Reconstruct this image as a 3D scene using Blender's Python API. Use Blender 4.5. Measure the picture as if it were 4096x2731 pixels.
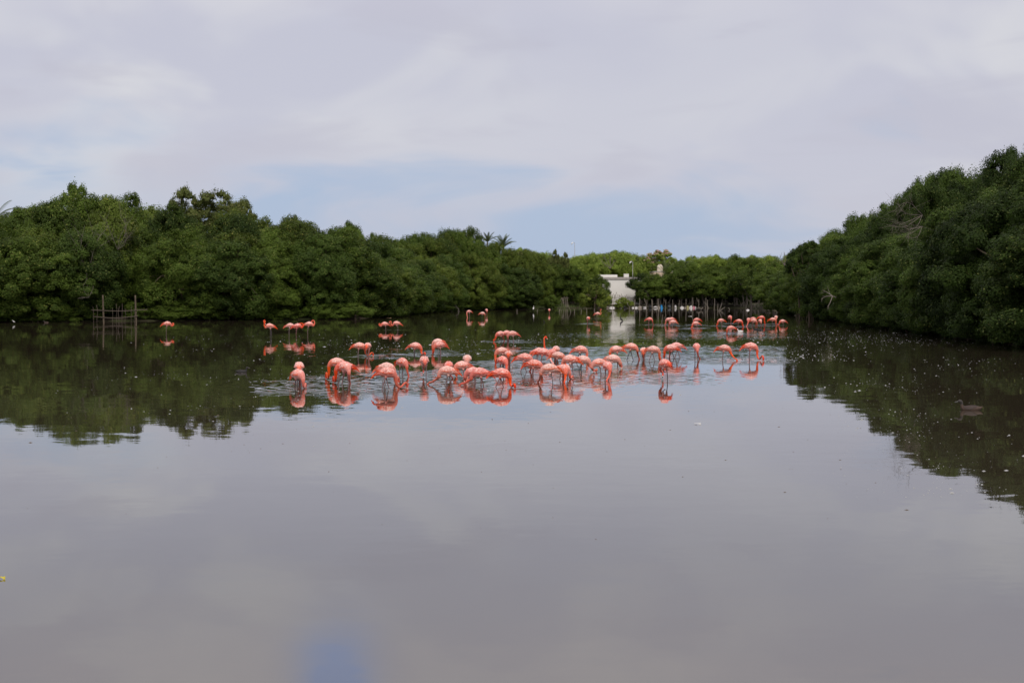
import bpy, math, random
import numpy as np
from mathutils import Vector

# ------------------------------------------------------------------ camera, sky, sun, exposure
SC = bpy.context.scene
COL = SC.collection
for o in list(bpy.data.objects):
    bpy.data.objects.remove(o, do_unlink=True)

F_PX = 6000.0            # focal length in photograph pixels (4096 wide)
CAM_H = 2.8              # metres above the water
HORIZON = 1165.0         # photograph row of the horizon
PITCH = math.atan((1365.5 - HORIZON) / F_PX)

cam_d = bpy.data.cameras.new('camera')
cam_d.sensor_fit = 'HORIZONTAL'
cam_d.sensor_width = 36.0
cam_d.lens = F_PX / 4096.0 * 36.0
cam_d.clip_start = 0.1
cam_d.clip_end = 12000
cam = bpy.data.objects.new('camera', cam_d)
COL.objects.link(cam)
cam.location = (0, 0, CAM_H)
cam.rotation_euler = (math.pi / 2 - PITCH, 0, 0)
SC.camera = cam

SUN_AZ = math.radians(165)     # compass style: 0 = +Y (away), 90 = +X (to the side of the dark bank)
SUN_EL = math.radians(47)

def nd(nt, t, **kw):
    n = nt.nodes.new(t)
    for k, v in kw.items():
        if k in n.inputs:
            n.inputs[k].default_value = v
        else:
            setattr(n, k, v)
    return n

def mth(nt, op, a, b=None, c=None, clamp=False):
    n = nt.nodes.new('ShaderNodeMath'); n.operation = op; n.use_clamp = clamp
    for i, v in enumerate((a, b, c)):
        if v is None: continue
        if isinstance(v, (int, float)): n.inputs[i].default_value = v
        else: nt.links.new(v, n.inputs[i])
    return n.outputs[0]

def mixc(nt, f, a, b):
    n = nt.nodes.new('ShaderNodeMix'); n.data_type = 'RGBA'
    for s, v in ((0, f), (6, a), (7, b)):
        if isinstance(v, (int, float)): n.inputs[s].default_value = v
        elif isinstance(v, tuple): n.inputs[s].default_value = v if len(v) == 4 else (*v, 1)
        else: nt.links.new(v, n.inputs[s])
    return n.outputs[2]

def smooth(nt, v, lo, hi):
    n = nt.nodes.new('ShaderNodeMapRange'); n.interpolation_type = 'SMOOTHSTEP'
    nt.links.new(v, n.inputs[0]); n.inputs[1].default_value = lo; n.inputs[2].default_value = hi
    return n.outputs[0]

def build_world():
    w = bpy.data.worlds.new('World'); SC.world = w; w.use_nodes = True
    nt = w.node_tree; nt.nodes.clear(); L = nt.links
    out = nd(nt, 'ShaderNodeOutputWorld'); bg = nd(nt, 'ShaderNodeBackground')
    bg.inputs['Strength'].default_value = 0.10
    L.new(bg.outputs[0], out.inputs[0])
    sky = nd(nt, 'ShaderNodeTexSky'); sky.sky_type = 'NISHITA'; sky.sun_disc = False
    sky.sun_elevation = SUN_EL; sky.sun_rotation = SUN_AZ
    tc = nd(nt, 'ShaderNodeTexCoord')
    sp = nd(nt, 'ShaderNodeSeparateXYZ'); L.new(tc.outputs['Generated'], sp.inputs[0])
    X, Y, Z = sp.outputs
    za = mth(nt, 'ADD', mth(nt, 'MAXIMUM', Z, 0.0), 0.17)
    u = mth(nt, 'DIVIDE', X, za); v = mth(nt, 'DIVIDE', Y, za)
    cb = nd(nt, 'ShaderNodeCombineXYZ'); L.new(X, cb.inputs[0]); L.new(Y, cb.inputs[1]); L.new(mth(nt, 'MULTIPLY', mth(nt, 'POWER', mth(nt, 'MAXIMUM', Z, 0.0), .8), 1.7), cb.inputs[2])
    def noise(scale, detail, off, sx=1.0, sy=1.0, dist=0.0):
        mp = nd(nt, 'ShaderNodeMapping'); mp.inputs['Location'].default_value = off; mp.inputs['Scale'].default_value = (sx, sy, 1)
        L.new(cb.outputs[0], mp.inputs[0])
        n = nd(nt, 'ShaderNodeTexNoise'); n.inputs['Scale'].default_value = scale; n.inputs['Detail'].default_value = detail
        n.inputs['Roughness'].default_value = 0.5; n.inputs['Distortion'].default_value = dist
        L.new(mp.outputs[0], n.inputs['Vector']); return n.outputs[0]
    n1 = noise(6.5, 3.5, (3.1, 1.7, 0), 0.9, 1.0, 0.5)
    n2 = noise(11.0, 4.0, (8.4, 5.2, 0), 0.6, 1.0, 0.6)
    n3 = noise(3.2, 2.0, (1.4, 9.2, 0), 1.0, 1.0, 0.3)
    def c10(r, g, b): return (r * 10, g * 10, b * 10, 1)
    blue = c10(.410, .505, .680); pale = c10(.690, .685, .725); lav = c10(.570, .570, .665); grey = c10(.535, .525, .615); bright = c10(1.12, 1.02, 1.04)
    # overcast deck: pale bright bands in a lavender-grey sheet
    base = mixc(nt, smooth(nt, n1, 0.41, 0.66), lav, pale)
    base = mixc(nt, mth(nt, 'MULTIPLY', smooth(nt, n3, 0.45, 0.68), .7), base, lav)
    base = mixc(nt, mth(nt, 'MULTIPLY', smooth(nt, n2, 0.48, 0.68), 0.55), base, grey)
    # higher up, nearer the veiled sun, the deck is thinner and brighter (its reflection shows on the near water)
    hi = smooth(nt, Z, 0.16, 0.36)
    base = mixc(nt, mth(nt, 'MULTIPLY', hi, mth(nt, 'ADD', .55, mth(nt, 'MULTIPLY', n1, .5))), base, bright)
    # clear blue strip between the deck and the horizon, broken by streaks
    low = mth(nt, 'SUBTRACT', 1.0, smooth(nt, mth(nt, 'ADD', mth(nt, 'ADD', Z, mth(nt, 'MULTIPLY', X, .10)), mth(nt, 'MULTIPLY', mth(nt, 'SUBTRACT', n2, 0.5), 0.13)), 0.03, 0.09))
    gap = mth(nt, 'MULTIPLY', low, mth(nt, 'ADD', 0.35, mth(nt, 'MULTIPLY', smooth(nt, n2, 0.60, 0.38), 0.60)), clamp=True)
    col = mixc(nt, gap, base, blue)
    # openings in the deck
    hol = mth(nt, 'MULTIPLY', smooth(nt, n1, 0.36, 0.24), 0.7)
    col = mixc(nt, hol, col, blue)
    # one clear opening whose reflection lies on the near water
    az = mth(nt, 'DIVIDE', mth(nt, 'ADD', mth(nt, 'DIVIDE', X, Y), .116), .024)
    ez = mth(nt, 'DIVIDE', mth(nt, 'SUBTRACT', mth(nt, 'DIVIDE', Z, Y), .255), .034)
    q = mth(nt, 'ADD', mth(nt, 'ADD', mth(nt, 'MULTIPLY', az, az), mth(nt, 'MULTIPLY', ez, ez)), mth(nt, 'MULTIPLY', mth(nt, 'SUBTRACT', n2, .5), 3.5))
    spot = mth(nt, 'EXPONENT', mth(nt, 'MULTIPLY', mth(nt, 'MAXIMUM', q, 0.0), -1.0))
    spot = mth(nt, 'MULTIPLY', spot, mth(nt, 'GREATER_THAN', Y, 0.0))
    col = mixc(nt, mth(nt, 'MULTIPLY', spot, 0.52), col, c10(.32, .58, 1.20))
    fin = mixc(nt, 0.93, sky.outputs[0], col)
    L.new(fin, bg.inputs[0])

build_world()

sun_d = bpy.data.lights.new('sun', 'SUN'); sun_d.energy = 1.5; sun_d.angle = math.radians(12); sun_d.color = (1.0, .95, .86)
sun = bpy.data.objects.new('sun', sun_d); COL.objects.link(sun)
sdir = Vector((math.sin(SUN_AZ) * math.cos(SUN_EL), math.cos(SUN_AZ) * math.cos(SUN_EL), math.sin(SUN_EL)))
sun.rotation_euler = sdir.to_track_quat('Z', 'Y').to_euler()
sun.location = sdir * 400

vs = SC.view_settings
vs.view_transform = 'Standard'; vs.look = 'None'; vs.exposure = 0.0; vs.gamma = 1.0; vs.use_curve_mapping = False
SC.render.engine = 'CYCLES'
SC.cycles.use_denoising = True
SC.cycles.use_adaptive_sampling = True
SC.cycles.adaptive_threshold = 0.015
SC.cycles.max_bounces = 6; SC.cycles.diffuse_bounces = 3; SC.cycles.glossy_bounces = 3
SC.cycles.transmission_bounces = 3; SC.cycles.transparent_max_bounces = 4

# ------------------------------------------------------------------ helpers
RNG = np.random.default_rng(7)
random.seed(7)
SP, CP = math.sin(PITCH), math.cos(PITCH)

def ray(x, y):
    u = (x - 2048.0) / F_PX; v = (1365.5 - y) / F_PX
    return np.array([u, CP + v * SP, -SP + v * CP])
def gp(x, y, z=0.0):                 # the pixel's point on the water
    r = ray(x, y); t = (z - CAM_H) / r[2]
    return np.array([0, 0, CAM_H]) + r * t
def at(x, y, Y):                     # the pixel's point at depth Y
    r = ray(x, y); return np.array([0, 0, CAM_H]) + r * (Y / r[1])
def px_x(X, Y, Z=0.0):               # photograph column of a world point
    return 2048 + F_PX * X / (Y * CP - (Z - CAM_H) * SP)
def pxm(y): return (y - HORIZON) / CAM_H
def lin(r, g, b):
    f = lambda c: (c / 255 / 12.92) if c <= 10.3 else ((c / 255 + .055) / 1.055) ** 2.4
    return (f(r), f(g), f(b))

def tag(o, label=None, cat=None, group=None, kind=None):
    if label: o['label'] = label
    if cat: o['category'] = cat
    if group: o['group'] = group
    if kind: o['kind'] = kind
    return o
def empty(name, loc=(0, 0, 0), rz=0.0):
    o = bpy.data.objects.new(name, None); COL.objects.link(o)
    o.location = loc; o.rotation_euler = (0, 0, rz); o.empty_display_size = 0.2
    return o
def link(name, me, parent=None):
    o = bpy.data.objects.new(name, me); COL.objects.link(o)
    if parent is not None: o.parent = parent
    return o

class MB:
    """collects tubes, boxes and sheets into one mesh"""
    def __init__(s): s.v = []; s.f = []; s.c = []
    def add(s, v, f, c=(1, 1, 1)):
        b = len(s.v); s.v += [tuple(map(float, p)) for p in v]; s.f += [tuple(i + b for i in q) for q in f]
        if len(c) == len(v) and not isinstance(c[0], (int, float)): s.c += [tuple(k) for k in c]
        else: s.c += [tuple(c)] * len(v)
    def tube(s, pts, rad, n=8, c=(1, 1, 1), cap=True, flat=None):
        pts = np.asarray(pts, float); m = len(pts)
        if np.isscalar(rad): rad = [rad] * m
        tg = np.gradient(pts, axis=0); tg /= np.linalg.norm(tg, axis=1)[:, None] + 1e-12
        side = np.cross(tg[0], (0, 0, 1.0))
        if np.linalg.norm(side) < .05: side = np.cross(tg[0], (0, 1.0, 0))
        V = []; ang = np.linspace(0, 2 * np.pi, n, endpoint=False)
        for i in range(m):
            side = side - tg[i] * side.dot(tg[i]); side /= np.linalg.norm(side) + 1e-12
            up = np.cross(side, tg[i])
            fl = 1.0 if flat is None else flat[i]
            for a in ang: V.append(pts[i] + rad[i] * (math.cos(a) * side * fl + math.sin(a) * up))
        Fc = [(i * n + j, i * n + (j + 1) % n, (i + 1) * n + (j + 1) % n, (i + 1) * n + j) for i in range(m - 1) for j in range(n)]
        if cap: Fc += [tuple(range(n))[::-1], tuple((m - 1) * n + j for j in range(n))]
        if len(c) == m and not isinstance(c[0], (int, float)): c = [k for k in c for _ in range(n)]
        s.add(V, Fc, c)
    def box(s, lo, hi, c=(1, 1, 1)):
        x0, y0, z0 = lo; x1, y1, z1 = hi
        V = [(x0, y0, z0), (x1, y0, z0), (x1, y1, z0), (x0, y1, z0), (x0, y0, z1), (x1, y0, z1), (x1, y1, z1), (x0, y1, z1)]
        s.add(V, [(0, 3, 2, 1), (4, 5, 6, 7), (0, 1, 5, 4), (1, 2, 6, 5), (2, 3, 7, 6), (3, 0, 4, 7)], c)
    def mesh(s, name, mat, shade=True):
        me = bpy.data.meshes.new(name); me.from_pydata(s.v, [], s.f)
        ca = me.color_attributes.new('Col', 'FLOAT_COLOR', 'POINT')
        ca.data.foreach_set('color', np.array([(*k, 1.0) for k in s.c], np.float32).ravel())
        if mat is not None: me.materials.append(mat)
        if shade: me.polygons.foreach_set('use_smooth', [True] * len(me.polygons))
        me.update(); return me
    def build(s, name, mat, parent=None, shade=True):
        return link(name, s.mesh(name, mat, shade), parent)

def catmull(P, n=5):
    P = np.asarray(P, float); out = []
    Q = np.vstack([2 * P[0] - P[1], P, 2 * P[-1] - P[-2]])
    for i in range(1, len(Q) - 2):
        p0, p1, p2, p3 = Q[i - 1:i + 3]
        for t in np.linspace(0, 1, n, endpoint=False):
            out.append(.5 * (2 * p1 + (p2 - p0) * t + (2 * p0 - 5 * p1 + 4 * p2 - p3) * t * t + (3 * p1 - p0 - 3 * p2 + p3) * t ** 3))
    out.append(Q[-2]); return np.array(out)

# ------------------------------------------------------------------ materials
MATS = {}
def new_mat(name):
    m = bpy.data.materials.new(name); m.use_nodes = True
    nt = m.node_tree; nt.nodes.clear()
    out = nd(nt, 'ShaderNodeOutputMaterial'); b = nd(nt, 'ShaderNodeBsdfPrincipled')
    nt.links.new(b.outputs[0], out.inputs[0]); MATS[name] = m
    return m, nt, b, out

def simple(name, col, rough=.8, var=.35, scale=6.0, bump=0.0, spec=.3, vcol=False, stretch=(1, 1, 1)):
    m, nt, b, out = new_mat(name); L = nt.links
    tc = nd(nt, 'ShaderNodeTexCoord'); mp = nd(nt, 'ShaderNodeMapping'); mp.inputs['Scale'].default_value = stretch
    L.new(tc.outputs['Object'], mp.inputs[0])
    n = nd(nt, 'ShaderNodeTexNoise'); n.inputs['Scale'].default_value = scale; n.inputs['Detail'].default_value = 6
    L.new(mp.outputs[0], n.inputs['Vector'])
    oi = nd(nt, 'ShaderNodeObjectInfo')
    f = mth(nt, 'ADD', mth(nt, 'MULTIPLY', n.outputs[0], var * 2), 1 - var)
    f = mth(nt, 'MULTIPLY', f, mth(nt, 'ADD', mth(nt, 'MULTIPLY', oi.outputs['Random'], var * .6), 1 - var * .3))
    vm = nd(nt, 'ShaderNodeVectorMath'); vm.operation = 'SCALE'
    if vcol:
        at_ = nd(nt, 'ShaderNodeAttribute'); at_.attribute_name = 'Col'; L.new(at_.outputs['Color'], vm.inputs[0])
    else: vm.inputs[0].default_value = col
    L.new(f, vm.inputs['Scale']); L.new(vm.outputs[0], b.inputs['Base Color'])
    b.inputs['Roughness'].default_value = rough; b.inputs['Specular IOR Level'].default_value = spec
    if bump:
        bp = nd(nt, 'ShaderNodeBump'); bp.inputs['Strength'].default_value = bump; bp.inputs['Distance'].default_value = .02
        L.new(n.outputs[0], bp.inputs['Height']); L.new(bp.outputs[0], b.inputs['Normal'])
    return m

LEAF_TONE = {}
def leaf_mat(name, dark, light, third):
    """dark, light and odd-leaf colour of one kind of foliage; crowns take theirs from the object colour so that copies share mesh data"""
    if name.startswith('leaf_') and name not in ('leaf_palm', 'leaf_any'):
        LEAF_TONE[name] = light; return
    m, nt, b, out = new_mat(name); L = nt.links
    oi = nd(nt, 'ShaderNodeObjectInfo')
    if name == 'leaf_any':
        def scaled(f):
            v = nd(nt, 'ShaderNodeVectorMath'); v.operation = 'MULTIPLY'; L.new(oi.outputs['Color'], v.inputs[0]); v.inputs[1].default_value = f; return v.outputs[0]
        dark, light, third = scaled((.27, .30, .32)), scaled((1, 1, 1)), scaled((1.8, 1.3, 2.0))
    cl = nd(nt, 'ShaderNodeAttribute'); cl.attribute_name = 'cl'
    lf = nd(nt, 'ShaderNodeAttribute'); lf.attribute_name = 'lf'
    k = mth(nt, 'ADD', mth(nt, 'MULTIPLY', cl.outputs['Fac'], .55), mth(nt, 'MULTIPLY', lf.outputs['Fac'], .25))
    k = mth(nt, 'ADD', k, mth(nt, 'MULTIPLY', oi.outputs['Random'], .35))
    c = mixc(nt, smooth(nt, k, .15, 1.0), dark, light)
    c = mixc(nt, smooth(nt, lf.outputs['Fac'], .93, .97), c, third)
    L.new(c, b.inputs['Base Color']); b.inputs['Roughness'].default_value = .6; b.inputs['Specular IOR Level'].default_value = .10
    tr = nd(nt, 'ShaderNodeBsdfTranslucent'); L.new(c, tr.inputs[0])
    mx = nd(nt, 'ShaderNodeMixShader'); mx.inputs[0].default_value = .25
    L.new(b.outputs[0], mx.inputs[1]); L.new(tr.outputs[0], mx.inputs[2]); L.new(mx.outputs[0], out.inputs[0])
    return m

leaf_mat('leaf_mangrove', (.03, .05, .01), (.112, .172, .026), (.22, .24, .06))
leaf_mat('leaf_deep', (.032, .058, .012), (.092, .148, .026), (.17, .19, .05))
leaf_mat('leaf_warm', (.03, .05, .01), (.130, .182, .028), (.24, .24, .06))
leaf_mat('leaf_shade', (.019, .037, .007), (.052, .090, .016), (.11, .12, .03))  # darkened green: shade on the bank and undergrowth is put into the colour
leaf_mat('leaf_sunlit', (.11, .18, .025), (.25, .35, .055), (.34, .34, .09))  # lightened green: sunlight on the far trees is put into the colour
leaf_mat('leaf_olive', (.060, .085, .022), (.15, .18, .05), (.20, .18, .06))
leaf_mat('leaf_bush', 0, (.25, .33, .05), 0)
leaf_mat('leaf_any', 0, 0, 0)
leaf_mat('leaf_palm', (.05, .075, .03), (.13, .16, .07), (.20, .17, .08))
leaf_mat('petal_pink', (.46, .28, .24), (.68, .46, .40), (.60, .48, .36))
leaf_mat('leaf_rust', (.07, .018, .014), (.13, .04, .03), (.10, .05, .03))
simple('bark', (.11, .085, .06), .95, .5, 9, .5)
simple('bark_pale', (.18, .155, .13), .9, .4, 12, .4)
simple('stake_wood', (.27, .235, .19), .9, .45, 14, .4, stretch=(1, 1, .2))
simple('stake_dark', (.12, .095, .075), .95, .5, 14, .4, stretch=(1, 1, .2))
simple('plaster_white', (.86, .84, .79), .9, .06, 1.2, .1)
simple('plaster_grey', (.42, .39, .36), .95, .35, 2.5, .3)
simple('plaster_peach', (.72, .56, .42), .9, .15, 1.5, .1)
simple('tank_cream', (.78, .69, .56), .55, .08, 2.0)
simple('metal_pole', (.32, .32, .31), .5, .2, 4)
simple('lamp_white', (.82, .82, .80), .4, .05, 4)
simple('bag_white', (.62, .60, .58), .55, .25, 7, .5)
simple('bag_dark', (.045, .045, .05), .4, .4, 7, .5)
simple('bag_blue', (.02, .25, .58), .45, .2, 7, .4)
simple('bag_mixed', (.30, .26, .22), .7, .5, 8, .5)
simple('bag_olive', (.33, .30, .14), .6, .3, 7, .4)
simple('bag_pink', (.55, .20, .26), .6, .3, 7, .4)
simple('foam', (.34, .35, .345), .5, .15, 3)
simple('painted', (1, 1, 1), .6, .15, 20, 0, .3, True)
simple('grass_blade', (.085, .115, .035), .8, .4, 5)

# ground: mud, leaf litter and grass above the water line
def ground_mat():
    m, nt, b, out = new_mat('ground_soil'); L = nt.links
    g = nd(nt, 'ShaderNodeNewGeometry')
    n = nd(nt, 'ShaderNodeTexNoise'); n.inputs['Scale'].default_value = .6; n.inputs['Detail'].default_value = 8
    L.new(g.outputs['Position'], n.inputs['Vector'])
    c = mixc(nt, smooth(nt, n.outputs[0], .40, .62), (.045, .034, .024, 1), (.05, .062, .022, 1))
    L.new(c, b.inputs['Base Color']); b.inputs['Roughness'].default_value = .95; b.inputs['Specular IOR Level'].default_value = .15
    return m
ground_mat()

def water_mat():
    m, nt, b, out = new_mat('lagoon_water'); L = nt.links
    b.inputs['Base Color'].default_value = (.042, .034, .022, 1)
    b.inputs['Roughness'].default_value = .015; b.inputs['IOR'].default_value = 1.92
    g = nd(nt, 'ShaderNodeNewGeometry')
    rip = nd(nt, 'ShaderNodeAttribute'); rip.attribute_name = 'ripple'
    rd = nd(nt, 'ShaderNodeAttribute'); rd.attribute_name = 'ring_dist'
    rv = nd(nt, 'ShaderNodeAttribute'); rv.attribute_name = 'ring_dir'
    ra = nd(nt, 'ShaderNodeAttribute'); ra.attribute_name = 'ring_amp'
    def slopes(scale, sx, sy, detail, off):
        mp = nd(nt, 'ShaderNodeMapping'); mp.inputs['Scale'].default_value = (sx, sy, 1); mp.inputs['Location'].default_value = off
        L.new(g.outputs['Position'], mp.inputs[0])
        n = nd(nt, 'ShaderNodeTexNoise'); n.inputs['Scale'].default_value = scale; n.inputs['Detail'].default_value = detail
        L.new(mp.outputs[0], n.inputs['Vector'])
        s = nd(nt, 'ShaderNodeVectorMath'); s.operation = 'SUBTRACT'; L.new(n.outputs['Color'], s.inputs[0]); s.inputs[1].default_value = (.5, .5, .5)
        return s.outputs[0]
    def scale(v, f):
        s = nd(nt, 'ShaderNodeVectorMath'); s.operation = 'SCALE'; L.new(v, s.inputs[0])
        if isinstance(f, (int, float)): s.inputs['Scale'].default_value = f
        else: L.new(f, s.inputs['Scale'])
        return s.outputs[0]
    def add(a, c):
        s = nd(nt, 'ShaderNodeVectorMath'); s.operation = 'ADD'; L.new(a, s.inputs[0]); L.new(c, s.inputs[1]); return s.outputs[0]
    # slow patches where a breath of wind roughens the sheet
    patch = nd(nt, 'ShaderNodeTexNoise'); patch.inputs['Scale'].default_value = .055; patch.inputs['Detail'].default_value = 3
    L.new(g.outputs['Position'], patch.inputs['Vector'])
    pf = smooth(nt, patch.outputs[0], .46, .66)
    fine = slopes(3.2, 1.0, 1.6, 3, (0, 0, 0)); mid = slopes(.9, .6, 1.5, 2, (7, 3, 0)); swell = slopes(.25, .5, 1.2, 1, (3, 9, 0))
    amp = mth(nt, 'ADD', mth(nt, 'ADD', .008, mth(nt, 'MULTIPLY', pf, .012)), mth(nt, 'MULTIPLY', rip.outputs['Fac'], .16))
    v = add(scale(fine, amp), add(scale(mid, mth(nt, 'ADD', .010, mth(nt, 'MULTIPLY', rip.outputs['Fac'], .03))), scale(swell, .004)))
    wob = mth(nt, 'MULTIPLY', patch.outputs[0], 9.0)
    ph = mth(nt, 'COSINE', mth(nt, 'ADD', mth(nt, 'MULTIPLY', rd.outputs['Fac'], 15.0), wob))
    v = add(v, scale(rv.outputs['Vector'], mth(nt, 'MULTIPLY', ph, ra.outputs['Fac'])))
    fl = nd(nt, 'ShaderNodeVectorMath'); fl.operation = 'MULTIPLY'; L.new(v, fl.inputs[0]); fl.inputs[1].default_value = (1, 1, 0)
    nn = nd(nt, 'ShaderNodeVectorMath'); nn.operation = 'ADD'; L.new(fl.outputs[0], nn.inputs[0]); nn.inputs[1].default_value = (0, 0, 1)
    no = nd(nt, 'ShaderNodeVectorMath'); no.operation = 'NORMALIZE'; L.new(nn.outputs[0], no.inputs[0])
    L.new(no.outputs[0], b.inputs['Normal'])
    return m
water_mat()

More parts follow.
